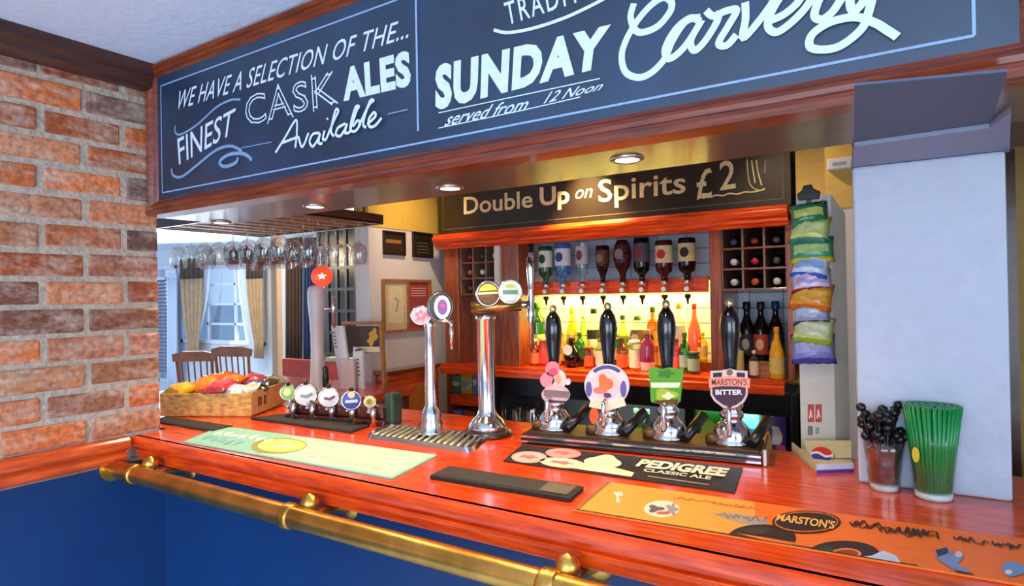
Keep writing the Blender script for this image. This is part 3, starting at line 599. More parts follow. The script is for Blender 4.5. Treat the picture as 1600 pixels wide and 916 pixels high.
# (px, top py, width px, depth y, base z, glass, kind, cap, label, label range, emblem, words)
shelf = [
 (841, 474, 25, 2.0, ZST, 'green', 'spirit', (70, 130, 30), (210, 226, 150), (.1, .4), (60, 90, 40), 'bright green spirit bottle at the left end of the lit shelf'),
 (866, 500, 20, 2.02, ZST, 'pale', 'spirit', (150, 120, 60), (170, 120, 90), (.15, .45), None, 'pale bottle with brown label on the lit shelf, behind the leftmost pump handle'),
 (822, 522, 15, 1.88, ZSH, 'red', 'spirit', (220, 190, 120), (206, 70, 40), (.1, .5), None, 'small red bottle next to the wooden upright on the shelf'),
 (836, 530, 16, 1.84, ZSH, 'amber', 'squat', (230, 220, 200), (226, 120, 60), (.1, .5), None, 'small orange bottle among the miniatures at the shelf left'),
 (850, 528, 18, 1.86, ZSH, 'red', 'jar', (240, 200, 120), (230, 70, 60), (.1, .6), None, 'small red jar among the miniatures at the shelf left'),
 (832, 508, 14, 1.93, ZSH, 'dark_green', 'spirit', (30, 30, 30), (220, 215, 190), (.3, .6), None, 'small dark bottle with pale label behind the red miniatures'),
 (895, 482, 20, 2.02, ZST, 'yellow', 'tall', (190, 150, 30), (226, 190, 80), (.15, .4), (150, 80, 30), 'tall yellow liqueur bottle on the lit shelf'),
 (894, 528, 28, 1.86, ZSH, 'black', 'round', (20, 20, 20), None, (.2, .5), None, 'squat round black bottle with a white round badge on the back shelf'),
 (913, 492, 21, 2.0, ZST, 'pale', 'tall', (210, 220, 170), None, (.1, .4), None, 'pale green frosted bottle in front of the yellow glow'),
 (906, 520, 17, 1.93, ZSH, 'green', 'spirit', (30, 100, 40), (40, 110, 50), (.2, .5), None, 'short green bottle between the two left pump handles'),
 (929, 483, 23, 1.98, ZST, 'clear', 'squat', (30, 26, 24), (60, 58, 40), (.38, .56), None, 'clear square bottle with black cap and dark label band'),
 (920, 542, 16, 1.86, ZSH, 'amber', 'jar', (150, 60, 24), (196, 90, 30), (.1, .6), None, 'small amber jar on the shelf between the left pump handles'),
 (938, 530, 16, 1.88, ZSH, 'clear', 'squat', (160, 100, 40), (226, 214, 190), (.1, .6), None, 'small clear bottle with cream label by the second pump handle'),
 (974, 493, 22, 1.99, ZST, 'pale', 'tall', (60, 80, 30), (170, 190, 90), (.25, .5), None, 'olive bottle with pale label right of the second pump handle'),
 (972, 528, 18, 1.87, ZSH, 'amber', 'squat', (90, 50, 20), (220, 96, 30), (.08, .5), None, 'amber bottle with orange label right of the second pump handle'),
 (997, 494, 25, 1.98, ZST, 'clear', 'squat', (90, 120, 50), (120, 84, 56), (.35, .66), (220, 200, 160), 'square bottle with green cap and brown label on the lit shelf'),
 (992, 532, 18, 1.86, ZSH, 'clear', 'jar', (240, 236, 220), (236, 226, 190), (.1, .7), None, 'small clear jar with cream label on the shelf centre'),
 (1012, 516, 23, 1.87, ZSH, 'magenta', 'squat', (190, 150, 70), (232, 170, 170), (.02, .22), None, 'magenta liqueur bottle with pink base label'),
 (1021, 480, 20, 2.0, ZST, 'amber', 'spirit', (40, 70, 40), (226, 150, 50), (.25, .55), (90, 60, 30), 'orange spirit bottle with dark cap on the lit shelf'),
 (1062, 474, 20, 2.01, ZST, 'clear', 'spirit', (214, 120, 40), (232, 222, 190), (.2, .6), None, 'clear bottle with orange cap and cream label'),
 (1057, 530, 16, 1.87, ZSH, 'red', 'squat', (150, 30, 40), (220, 90, 80), (.1, .5), None, 'small red bottle beside the third pump handle'),
 (1070, 520, 17, 1.86, ZSH, 'green', 'wine', (60, 120, 50), (150, 190, 160), (.15, .45), None, 'green beer bottle with pale label at the shelf right'),
 (1086, 475, 21, 2.0, ZST + .02, 'coral', 'tall', (180, 60, 30), None, (.1, .4), None, 'glowing coral pink bottle at the right end of the lit shelf'),
 (868, 538, 17, 1.86, ZSH, 'amber', 'squat', (200, 170, 90), (236, 150, 110), (.1, .55), None, 'small orange bottle with peach label beside the first pump handle'),
 (858, 512, 15, 1.94, ZSH, 'red', 'spirit', (236, 200, 150), (224, 150, 120), (.2, .5), None, 'red bottle with pale band behind the miniatures'),
 (880, 520, 16, 1.93, ZSH, 'yellow', 'spirit', (220, 180, 60), (232, 200, 90), (.15, .5), None, 'yellow bottle just right of the first pump handle'),
 (948, 540, 15, 1.92, ZSH, 'amber', 'jar', (210, 160, 70), (206, 110, 40), (.1, .6), None, 'amber jar hidden partly by the second pump handle'),
 (962, 512, 17, 1.95, ZSH, 'green', 'spirit', (40, 90, 40), (190, 200, 120), (.2, .5), None, 'green bottle close to the right side of the second pump handle'),
 (984, 536, 15, 1.93, ZSH, 'pale', 'squat', (236, 226, 190), (236, 216, 150), (.1, .6), None, 'pale bottle between the amber bottle and the cream jar'),
 (1031, 524, 15, 1.92, ZSH, 'yellow', 'spirit', (190, 150, 40), (226, 180, 60), (.15, .5), None, 'yellow bottle left of the third pump handle'),
 (1048, 522, 15, 1.93, ZSH, 'red', 'spirit', (60, 40, 30), (216, 170, 140), (.2, .5), None, 'red bottle right behind the third pump handle'),
 (1098, 520, 16, 1.98, ZST, 'yellow', 'spirit', (206, 170, 60), (226, 200, 110), (.2, .5), None, 'yellow bottle against the right upright of the lit shelf'),
 (1084, 550, 19, 1.85, ZSH, 'dark_green', 'jar', (60, 80, 60), (150, 190, 150), (.15, .7), None, 'short dark green jar at the right end of the lit shelf'),
]
for px, tp, wpx, y, zb_, gl, kind, cap, lab, lr, mk, lb in shelf:
    c = at(px, 560, y=y); c.z = zb_; s = m_per_px(c); h = zof(c, tp) - zb_
    t = bottle(lb, c, wpx * s * .96, h, kind, gl, cap, lab, lr, False, 'spirits on the lit back shelf', mark=mk, n=16)
    if 'round badge' in lb:
        bm = nb(); disc(bm, (c.x, c.y - wpx * s * .5 - .002, zof(c, 546)), (0, -1, .0), .027, .027, 20); obj('round_badge', bm, flat((226, 214, 196)), t)
# wine standing in the right bay
for px, tp, lab, mk, cap, lb in ((1168, 473, (34, 32, 36), (150, 150, 150), (24, 22, 26), 'dark wine bottle with black label, left of the three standing under the wine rack'),
                                 (1190, 473, (176, 66, 40), (220, 170, 140), (60, 30, 26), 'dark wine bottle with red label, middle of the three under the wine rack'),
                                 (1213, 472, (40, 44, 60), (110, 110, 120), (40, 60, 130), 'dark wine bottle with blue capsule, right of the three under the wine rack')):
    c = at(px, 560, y=1.96); c.z = ZSH; s = m_per_px(c); bottle(lb, c, 23 * s, zof(c, tp) - ZSH, 'wine', 'wine', cap, lab, (.28, .56), False, 'wine standing under the rack', 'wine_bottle', mark=mk)
c = at(1214, 560, y=1.82); c.z = ZSH; s = m_per_px(c)
bottle('yellow juice bottle in front of the wine on the back bar', c, 23 * s, zof(c, 512) - ZSH, 'tall', 'juice', (230, 140, 30), (226, 196, 110), (.12, .42), name='juice_bottle')
c = at(1133, 560, y=1.95); c.z = ZSH
bottle('black sparkling wine bottle behind the rightmost pump handle', c, 24 * m_per_px(c), zof(c, 476) - ZSH, 'wine', 'black', (190, 190, 180), (60, 58, 60), (.25, .5), name='wine_bottle')
for px, tp, w, lab, lb in ((1156, 520, 12, (196, 170, 90), 'slim pale bottle beside the rightmost pump handle'), (1178, 548, 14, (226, 210, 180), 'small cream bottle in front of the standing wine')):
    c = at(px, 560, y=1.83); c.z = ZSH; bottle(lb, c, w * m_per_px(c), zof(c, tp) - ZSH, 'spirit', 'clear', lab, lab, (.1, .6), name='mixer_bottle')
# small wooden box and tea light
c = at(1195, 570, y=1.87); s = m_per_px(c); b = thing('wooden_box', 'small wooden box in front of the standing wine bottles', 'box', (c.x, 1.87, ZSH))
bm = nb(); box(bm, c.x - .034, c.x + .034, 1.845, 1.90, ZSH, ZSH + .055); obj('box_body', bm, OAK, b, bevel=.002)
bm = nb(); box(bm, c.x - .036, c.x + .036, 1.842, 1.903, ZSH + .056, ZSH + .068); obj('lid', bm, OAK, b, bevel=.002)
c = at(803, 556, y=1.80); c.z = ZSH; cd = thing('candle_glass', 'small cream candle in a glass on the back bar shelf before the wooden upright', 'candle', c)
bm = nb(); lathe(bm, [(.018, 0), (.024, .01), (.026, .03), (.023, .052), (.022, .052), (.024, .03), (.02, .006), (0, .005)], c, n=18); obj('glass_cup', bm, CLEAR, cd)
bm = nb(); lathe(bm, [(.0, .006), (.020, .008), (.0235, .03), (.021, .044), (0, .044)], c, n=18); obj('wax', bm, CREAM, cd)
# wine lying in the racks
caps_ = [(60, 60, 90), (150, 40, 36), (70, 74, 70), (196, 190, 210), (170, 30, 50), (60, 70, 60), (200, 196, 190), (186, 80, 50), (200, 200, 196)]
rown = ['top', 'middle', 'bottom']; coln = ['left', 'centre', 'right']
for cells, side in ((cells_r, 'right'), (cells_l, 'left')):
    for n_, (x, z, i, j) in enumerate(cells):
        col = caps_[(n_ + (4 if side == 'left' else 0)) % 9]
        y0 = YS + .05
        t = thing('wine_bottle', 'dark wine bottle lying in the %s row, %s cell of the %s wine rack' % (rown[j], coln[i], side), 'wine bottle', (x, y0, z - .036), 'wine lying in the %s rack' % side)
        w = .072 if side == 'right' else .06; zc = z - (.012 if side == 'right' else .008)
        bm = nb(); lathe(bm, [(r * w, .30 - hh * .29) for r, hh in BOTTLE['wine'][::-1]], (x, y0, zc), (0, 1, 0), 16); obj('glass_body', bm, lib_glass('wine'), t)
        bm = nb(); lathe(bm, [(0, -.004), (.0145, -.003), (.0155, .0), (.0155, .05), (.014, .055)], (x, y0 + .008, zc), (0, 1, 0), 14, caps=False); obj('capsule', bm, flat(col, .4), t)

# ------------------------------------------------------------------ lower back bar: packs, tumblers, bottles
def carton(label, px0, px1, p0, p1, y, depth, cols, group=None, z0=None, text=None, cat='snack box', name='snack_box'):
    a, b = at(px0, p1, y=y), at(px1, p1, y=y); zb_ = z0 if z0 is not None else a.z; zt = zof(a, p0)
    t = thing(name, label, cat, ((a.x + b.x) / 2, y + depth / 2, zb_), group)
    bm = nb(); box(bm, a.x, b.x, y, y + depth, zb_, zt); obj('box_body', bm, flat(cols[0]), t, bevel=.002)
    W = b.x - a.x; H = zt - zb_
    for k, c in enumerate(cols[1:]):
        bm = nb(); random.seed(k + int(px0)); cx = a.x + W * random.uniform(.3, .7); cz = zb_ + H * random.uniform(.3, .75)
        pts = [(cx + W * .32 * math.cos(q) * (1 + .35 * math.sin(3 * q + k)), y - .0012 - .0006 * k, cz + H * .2 * math.sin(q) * (1 + .3 * math.cos(2 * q))) for q in [2 * PI * i / 20 for i in range(20)]]
        pts = [(min(max(p[0], a.x), b.x), p[1], min(max(p[2], zb_), zt)) for p in pts]
        bm.faces.new([bm.verts.new(p) for p in pts]); obj('printed_patch', bm, flat(c), t)
    return t
yp = 1.83
carton('green and teal snack carton on the cubby shelf of the back bar', 700, 719, 586, 613, yp, .1, [(40, 120, 100), (20, 60, 60), (190, 160, 120)], z0=ZL1 + .03)
carton('yellow snack carton on the cubby shelf of the back bar', 720, 738, 584, 613, yp, .1, [(176, 160, 60), (210, 190, 90), (110, 140, 190)], z0=ZL1 + .03)
carton('blue snack carton at the cubby shelf right end', 739, 747, 586, 613, yp, .1, [(90, 120, 190), (190, 200, 220)], z0=ZL1 + .03)
carton('pale blue carton on the lower cubby floor', 704, 721, 640, 662, yp, .1, [(120, 140, 190), (190, 200, 216)], z0=.79)
carton('brown carton on the lower cubby floor', 724, 742, 642, 662, yp, .1, [(150, 90, 40), (190, 140, 80)], z0=.79)
carton('bright green crisp carton in the fridge bay left of the shield pump clip', 1082, 1128, 638, 715, 1.86, .12, [(46, 150, 40), (120, 200, 50), (20, 90, 40), (190, 220, 90)], z0=.745)
carton('teal and pale blue carton in the fridge bay right of the shield pump clip', 1160, 1186, 642, 700, 1.9, .12, [(60, 150, 150), (190, 226, 226), (20, 70, 100)], z0=.745)
carton('purple and blue carton at the fridge bay right end', 1206, 1229, 640, 706, 1.86, .12, [(50, 40, 110), (150, 40, 110), (190, 70, 160), (210, 220, 240)], z0=.745)
c = at(1194, 700, y=1.84); c.z = .745; bottle('tall yellow green soft drink bottle between two cartons in the fridge bay', c, 24 * m_per_px(c), zof(c, 642) - .745, 'tall', 'juice', (190, 210, 60), (170, 200, 40), (.1, .6), name='soft_drink_bottle')
for px, col, lb in ((1012, 'green', 'green mixer bottle in the fridge bay behind the green pump clip'), (995, 'pale', 'pale green mixer bottle in the fridge bay behind the round pump clip')):
    c = at(px, 690, y=1.9); c.z = .745; bottle(lb, c, .055, .22, 'wine', col, (60, 120, 80), (150, 190, 140), (.3, .55), name='mixer_bottle')
# tumblers on the fridge floor
def tumbler(c, r0, r1, h, name='tumbler', label='', group=None):
    t = thing(name, label, 'glass', c, group)
    bm = nb(); lathe(bm, [(0, 0), (r0, 0), (r0 * 1.02, .004), (r1, h), (r1 - .0022, h), (r0 - .002, .010), (0, .010)], c, n=18, caps=False); obj('glass_wall', bm, CLEAR, t); return t
first = None
for j, (y, zz) in enumerate(((1.84, .745), (1.93, .745), (2.02, .745))):
    for i in range(4):
        px = 786 + i * 22 + j * 5
        c = at(px, 680, y=y); c.z = zz
        if first is None: first = tumbler(c, .026, .034, .17 + .0 * j, label='clear straight tumbler standing in rows in the dark bay left of the pumps', group='tumblers in the dark bay')
        else: dup(first, c)
# ================================================================== HAND PUMPS
base = thing('beer_engine', 'long dark beer engine plinth with chrome trim carrying the four hand pumps', 'pump base', (1.53, .66, ZB))
a0, a1 = at(812, 694, z=ZB), at(1192, 730, z=ZB); ang = math.atan2(a1.y - a0.y, a1.x - a0.x); Lb = (a1 - a0).length
Mb = Matrix.Translation(a0) @ Matrix.Rotation(ang, 4, 'Z')
bm = nb(); box(bm, 0, Lb, .005, .18, 0, .030, M=Mb); obj('base_body', bm, pm('dark_polished_base', (46, 34, 32), .25, var=.2, coat=.5), base, bevel=.006)
bm = nb(); box(bm, .004, Lb - .004, .000, .0048, .006, .012, M=Mb); obj('lower_trim', bm, CHROME, base)
bm = nb(); box(bm, .004, Lb - .004, .000, .0048, .021, .026, M=Mb); obj('upper_trim', bm, CHROME, base)
bm = nb(); box(bm, Lb - .001, Lb + .010, .0, .18, 0, .044, M=Mb); obj('end_cheek', bm, STEEL, base, bevel=.003)
bm = nb(); box(bm, .01, Lb - .01, .02, .17, .0305, .034, M=Mb); obj('top_plate', bm, pm('bronze_top_plate', (92, 66, 44), .45, .6, var=.2), base)
pump_px = [(873, 478, 572), (954, 474, 572), (1042, 470, 578), (1140, 468, 577)]
plab = ['hand pump with pink and white pump clip, leftmost of the four', 'hand pump with round lilac and white pump clip', 'hand pump with green rectangular pump clip', 'hand pump with navy and pink shield pump clip, rightmost of the four']
UX = Vector((math.cos(ang), math.sin(ang), 0)); NY = Vector((math.sin(ang), -math.cos(ang), 0))
pumps = []
ZP = ZB + .034
for (px, pt, pb), lb in zip(pump_px, plab):
    c0 = at(px, 560, y=.66); t0 = (c0 - a0).dot(UX); c = a0 + UX * t0 - NY * .088; c.z = ZP
    p = thing('hand_pump', lb, 'beer pump', c, 'hand pumps on the bar'); pumps.append((p, c))
    s = m_per_px(c); zt, zb_ = zof(c, pt), zof(c, pb); h = zt - zb_
    bm = nb(); lathe(bm, [(0, h), (.009, h * .985), (.0105, h * .95), (.008, h * .91), (.013, h * .87), (.021, h * .80), (.0255, h * .68), (.026, h * .58), (.0235, h * .42), (.019, h * .22), (.016, h * .04), (.016, -.02)], (c.x, c.y, zb_), n=24); obj('handle', bm, pm('black_gloss_handle', (16, 13, 16), .12, coat=.6), p)
    bm = nb(); lathe(bm, [(.0, h + .004), (.0085, h + .0), (.0115, h * .955), (.0115, h * .93), (.009, h * .905)], (c.x, c.y, zb_), n=20, caps=False); obj('finial', bm, pm('pale_gold_finial', (206, 190, 150), .25, .8), p)
    hb = zb_ - ZP
    bm = nb(); lathe(bm, [(.054, 0), (.054, .008), (.047, .014), (.050, .024), (.045, .040), (.032, .056), (.024, .064), (.031, .072), (.031, .082), (.023, .090), (.030, .099), (.030, .110), (.022, .118), (.026, .126), (.026, .136), (.018, .144), (.020, hb * .86), (.024, hb * .9), (.024, hb * .97), (.018, hb)], c, n=28); obj('chrome_body', bm, CHROME, p)
    bm = nb(); tube(bm, spline([c + NY * .012 + Vector((0, 0, .098)), c + NY * .05 + Vector((0, 0, .10)), c + NY * .062 + Vector((0, 0, .085)), c + NY * .062 + Vector((0, 0, .03))], 6), .0065, 10); obj('spout', bm, CHROME, p)
    bm = nb(); tube(bm, [c + UX * .052 + NY * .045 + Vector((0, 0, .010)), c + UX * .088 - NY * .05 + Vector((0, 0, .058))], [.014, .015], 12); obj('side_lever', bm, BLACK, p)
    bm = nb(); lathe(bm, [(.022, 0), (.022, .02), (.012, .028), (0, .03)], c - UX * .045 + NY * .02, n=16); obj('side_cap', bm, pm('bronze_top_plate', (0, 0, 0)), p)
# pump clips: built on a plane in front of each pump
def clip_plane(k, off=.034):
    p, c = pumps[k]; return p, c, c.y - off
def CP(px, py, y): return at(px, py, y=y)
def poly_clip(p, pts, y, mat_, name, th=.004, dz=0):
    bm = nb(); prism(bm, [CP(a, b, y) for a, b in pts], (0, th, 0)); return obj(name, bm, mat_, p, bevel=0)
def circ(cx, cy, rx, ry, n=28, a0=0, a1=360): return [(cx + rx * math.cos(math.radians(a0 + (a1 - a0) * i / n)), cy + ry * math.sin(math.radians(a0 + (a1 - a0) * i / n))) for i in range(n if a1 - a0 == 360 else n + 1)]
# 1 pink and white clip
p, c, y = clip_plane(0)
clip = poly_clip(p, circ(868, 617, 22, 15), y, flat((196, 170, 180)), 'pump_clip'); 
def sub(clip, pts, y, col, k, name='printed_shape'):
    bm = nb(); bm.faces.new([bm.verts.new(CP(a, b, y - .0010 - .0006 * k)) for a, b in pts]); return obj(name, bm, flat(col), clip)
def lobes(cx, cy, rx, ry, n, amp): return [(cx + rx * math.cos(q) * (1 + amp * math.cos(n * q)), cy + ry * math.sin(q) * (1 + amp * math.cos(n * q))) for q in [2 * PI * i / 40 for i in range(40)]]
for cx, cy, rx, ry, col in ((863, 577, 11, 12, (238, 120, 140)), (855, 594, 11, 12, (240, 132, 150)), (873, 594, 11, 16, (224, 196, 190)), (887, 597, 4, 5, (214, 206, 220))):
    bm = nb(); prism(bm, [CP(a, b, y + .001) for a, b in circ(cx, cy, rx, ry, 22)], (0, .005, 0)); obj('clip_lobe', bm, flat(col), clip)
sub(clip, circ(864, 581, 7, 5, 16), y, (226, 70, 110), 1); sub(clip, [(849, 609), (890, 612), (888, 622), (850, 619)], y, (122, 104, 110), 1); sub(clip, circ(871, 592, 5, 7, 16), y, (196, 150, 130), 2)
sub(clip, [(852, 625), (886, 627), (884, 630), (854, 629)], y, (70, 50, 54), 1)
# 2 round clip
p, c, y = clip_plane(1)
clip = poly_clip(p, circ(948, 603, 35, 34, 36), y, flat((206, 200, 214)), 'pump_clip')
sub(clip, circ(948, 603, 33, 32, 36, 228, 312) + circ(948, 603, 27, 26.5, 36, 312, 312 - 83.999), y, (70, 76, 130), 0)
sub(clip, circ(920, 608, 5, 12, 16), y, (92, 88, 160), 0); sub(clip, circ(974, 608, 5, 13, 16), y, (92, 90, 150), 0)
sub(clip, circ(946, 601, 22, 21, 28), y, (232, 190, 200), 0)
sub(clip, lobes(945, 600, 11, 14, 3, .22), y, (206, 112, 60), 2); sub(clip, lobes(938, 610, 9, 6, 2, .2), y, (226, 120, 100), 3); sub(clip, circ(949, 618, 6, 4, 14), y, (96, 40, 90), 4)
bm = nb(); prism(bm, [CP(a, b, y - .002) for a, b in ((924, 622), (948, 628), (974, 622), (978, 634), (950, 642), (920, 636))], (0, .003, 0)); obj('clip_banner', bm, flat((232, 214, 190)), clip)
bm = nb(); prism(bm, [CP(a, b, y) for a, b in circ(928, 650, 7, 13, 18)], (0, .004, 0)); obj('clip_lobe', bm, flat((222, 84, 50)), clip)
# 3 green clip
p, c, y = clip_plane(2)
clip = poly_clip(p, [(1013, 576), (1022, 573), (1033, 577), (1045, 574), (1057, 577), (1068, 575), (1066, 596), (1063, 628), (1052, 632), (1030, 632), (1017, 628), (1015, 598)], y, flat((74, 150, 34)), 'pump_clip')
sub(clip, [(1017, 598), (1063, 598), (1061, 606), (1018, 606)], y, (206, 232, 200), 0, 'name_band'); sub(clip, lobes(1040, 617, 17, 9, 3, .2), y, (150, 176, 50), 0); sub(clip, lobes(1044, 619, 8, 5, 4, .2), y, (226, 236, 190), 1)
sub(clip, lobes(1040, 584, 12, 6, 5, .25), y, (50, 116, 24), 0); sub(clip, [(1022, 626), (1060, 624), (1058, 631), (1026, 631)], y, (90, 50, 24), 2)
# 4 shield clip
p, c, y = clip_plane(3)
sh = [(1110, 580), (1130, 579), (1140, 576), (1150, 579), (1168, 580), (1168, 618), (1163, 628), (1152, 636), (1140, 640), (1128, 636), (1116, 627), (1110, 617)]
clip = poly_clip(p, sh, y, flat((206, 190, 190)), 'pump_clip')
sub(clip, [(1113, 604), (1165, 604), (1165, 617), (1160, 626), (1150, 633), (1140, 636), (1130, 633), (1119, 625), (1113, 616)], y, (56, 26, 56), 0, 'shield_field')
sub(clip, [(1114, 583), (1128, 582), (1128, 589), (1114, 590)], y, (38, 28, 44), 0); sub(clip, [(1151, 582), (1164, 583), (1164, 590), (1151, 589)], y, (38, 28, 44), 0); sub(clip, circ(1140, 582, 5, 5, 14), y, (110, 90, 84), 0)
bm = nb(); prism(bm, [CP(a, b, y - .003) for a, b in ((1107, 592), (1140, 588), (1172, 592), (1171, 607), (1140, 602), (1108, 606))], (0, .003, 0)); obj('clip_banner', bm, flat((226, 150, 130)), clip)
def clip_text(clip, body, q, y, col, **kw):
    bm = nb(); quad_text(bm, body, [CP(a, b, y) for a, b in q], N_, th=.0008, **kw); return obj('lettering', bm, flat(col), clip)
clip_text(clip, "MARSTON'S", [(1112, 592), (1167, 592), (1167, 602), (1112, 602)], y - .0036, (130, 50, 50), offset=.01)
clip_text(clip, 'BITTER', [(1118, 609), (1160, 609), (1160, 617), (1118, 617)], y - .001, (232, 226, 236), offset=.03)

# ================================================================== FONTS AND TOWERS ON THE BAR
def facing(c):
    d = CAM - Vector(c); d.z = 0; return d.normalized()
def badge(parent, c, n, r, ry, rim, face, name='badge', th=.012):
    """round lens: rim ring and printed face"""
    n = Vector(n).normalized(); c = Vector(c); bm = nb()
    lathe(bm, [(r, -th), (r * 1.04, -th * .3), (r, 0), (r * .86, .002), (r * .86, 0)], c, n, 28, scale=(1, ry / r), caps=False); lathe(bm, [(0, -th), (r, -th)], c, n, 28, scale=(1, ry / r), caps=False)
    o = obj(name, bm, rim, parent)
    bm = nb(); lathe(bm, [(r * .9, .000), (r * .6, .004), (0, .006)], c, n, 28, scale=(1, ry / r), caps=False); f = obj('badge_face', bm, face, o); return o
def on_badge(parent, c, n, pts, col, k=0, name='printed_shape'):
    n = Vector(n).normalized(); U, V, _ = frame_of(n); up = Vector((0, 0, 1)); V = (up - n * up.dot(n)).normalized(); U = V.cross(n); bm = nb()
    bm.faces.new([bm.verts.new(Vector(c) + n * (.0068 + .0007 * k) + U * a + V * b) for a, b in pts]); return obj(name, bm, flat(col), parent)
def C2(r, cx=0, cy=0, ry=None, n=20): return [(cx + r * math.cos(2 * PI * i / n), cy + (ry or r) * math.sin(2 * PI * i / n)) for i in range(n)]
# tray and slim chrome tower
def round_quad(q, r=.25, n=5):
    out = []
    for i in range(4):
        p, a, b = q[i], q[i - 1], q[(i + 1) % 4]; e = p + (a - p).normalized() * min(.035, (a - p).length * .45); f = p + (b - p).normalized() * min(.035, (b - p).length * .45)
        for k in range(n + 1): t = k / n; out.append(e * (1 - t) ** 2 + p * 2 * t * (1 - t) + f * t * t)
    return out
def inset(q, d):
    c = sum(q, Vector()) / 4; return [p + (c - p).normalized() * d for p in q]
tq = [at(*a, z=ZB) for a in ((604, 668), (764, 684), (738, 709), (570, 685))]; tcn = sum(tq, Vector()) / 4
tray = thing('drip_tray', 'chrome rounded drip tray standing on the bar under the slim tower', 'drip tray', tcn)
bm = nb(); o1 = round_quad(tq); o2 = round_quad(inset(tq, .008)); o3 = round_quad(inset(tq, .016)); n = len(o1)
rings = [[p + Vector((0, 0, h)) for p in o] for o, h in ((o1, 0), (o2, .014), (o3, .014), (o3, .006))]; rv = [[bm.verts.new(p) for p in r] for r in rings]
for A, B in zip(rv, rv[1:]):
    for i in range(n): bm.faces.new((A[i], A[(i + 1) % n], B[(i + 1) % n], B[i]))
bm.faces.new(rv[-1]); obj('tray_body', bm, CHROME, tray)
bm = nb(); q = [p + Vector((0, 0, .010)) for p in inset(tq, .022)]
for i in range(15):
    u = (i + .5) / 15; a = q[3] * (1 - u) + q[2] * u; b = q[0] * (1 - u) + q[1] * u; tube(bm, [a, b], .0042, 6)
obj('grille', bm, pm('bright_grille', (214, 208, 190), .38, .9, var=.1), tray)
cT = at(674, 684, z=ZB) + Vector((0, 0, .0135)); tw = thing('beer_tower', 'slim chrome beer tower with pink and purple badges rising from the drip tray', 'beer tap', cT)
s = m_per_px(cT); hT = zof(cT, 500) - cT.z; nf = facing(cT)
bm = nb(); lathe(bm, [(.042, 0), (.042, .008), (.034, .016), (.037, .03), (.030, .042), (.032, .058), (.026, .072), (.0185, .088), (.0175, hT * .4), (.0150, hT * .7), (.0135, hT * .9), (.017, hT * .93), (.017, hT * .97), (.012, hT)], cT, n=24); obj('column', bm, CHROME, tw)
top = cT + Vector((0, 0, hT)); R_ = CR.copy(); R_.z = 0; R_.normalize()
bm = nb(); tube(bm, spline([top + Vector((0, 0, -.01)), top + Vector((0, 0, .02)), top + R_ * .012 + Vector((0, 0, .04)), top + R_ * .03 + Vector((0, 0, .035))], 5), .009, 10); obj('neck', bm, CHROME, tw)
bp = at(658, 493, y=cT.y - .03); b_ = badge(tw, bp, nf, 16 * s, 15 * s, CHROME, flat((236, 178, 190)))
for i, (a, b2) in enumerate(((-.012, .004), (.0, .012), (.012, .004), (.006, -.008), (-.008, -.009))): on_badge(b_, bp, nf, C2(.006, a, b2), (196, 110, 130), i)
bp = at(689, 480, y=cT.y - .0); nf2 = (nf + R_ * .25).normalized()
b_ = badge(tw, bp, nf2, 20 * s, 24 * s, pm('grey_metal_ring', (110, 108, 112), .3, .8), flat((60, 60, 66)), 'badge', .016)
on_badge(b_, bp + nf2 * .002, nf2, C2(13 * s, .002, 0, 18 * s), (226, 222, 240), 0); on_badge(b_, bp + nf2 * .002, nf2, C2(8 * s, .002, 0, 12 * s), (122, 84, 160), 1); on_badge(b_, bp + nf2 * .002, nf2, C2(4 * s, .004, .004, 3 * s), (226, 90, 120), 2)
bm = nb(); tp = at(705, 500, y=cT.y + .01); tube(bm, [tp, tp - Vector((0, 0, .09))], [.007, .005], 10); tube(bm, [tp + Vector((0, 0, .0)) - R_ * .04, tp + Vector((0, 0, -.005))], .007, 10); obj('tap_spout', bm, CHROME, tw)
# wide chrome tower with two round lenses
cT = at(762, 680, z=ZB); tw = thing('beer_tower', 'wide chrome beer tower with two round badges beside the hand pumps', 'beer tap', cT); s = m_per_px(cT); hT = zof(cT, 492) - ZB; nf = facing(cT)
bm = nb(); lathe(bm, [(.078, 0), (.078, .012), (.07, .018), (.0, .019)], cT, n=32); obj('base_plate', bm, pm('dark_polished_base', (0, 0, 0)), tw)
bm = nb(); lathe(bm, [(.062, .018), (.060, .032), (.050, .050), (.036, .062), (.031, .072), (.028, .085), (.028, hT * .95), (.032, hT * .96), (.032, hT)], cT, n=32); obj('column', bm, CHROME, tw)
top = cT + Vector((0, 0, hT))
bm = nb(); tube(bm, [top - R_ * .045 + Vector((0, 0, .022)), top + R_ * .115 + Vector((0, 0, .030))], .019, 16); obj('head_bar', bm, pm('gold_head_bar', (196, 150, 90), .22, .9, var=.1), tw)
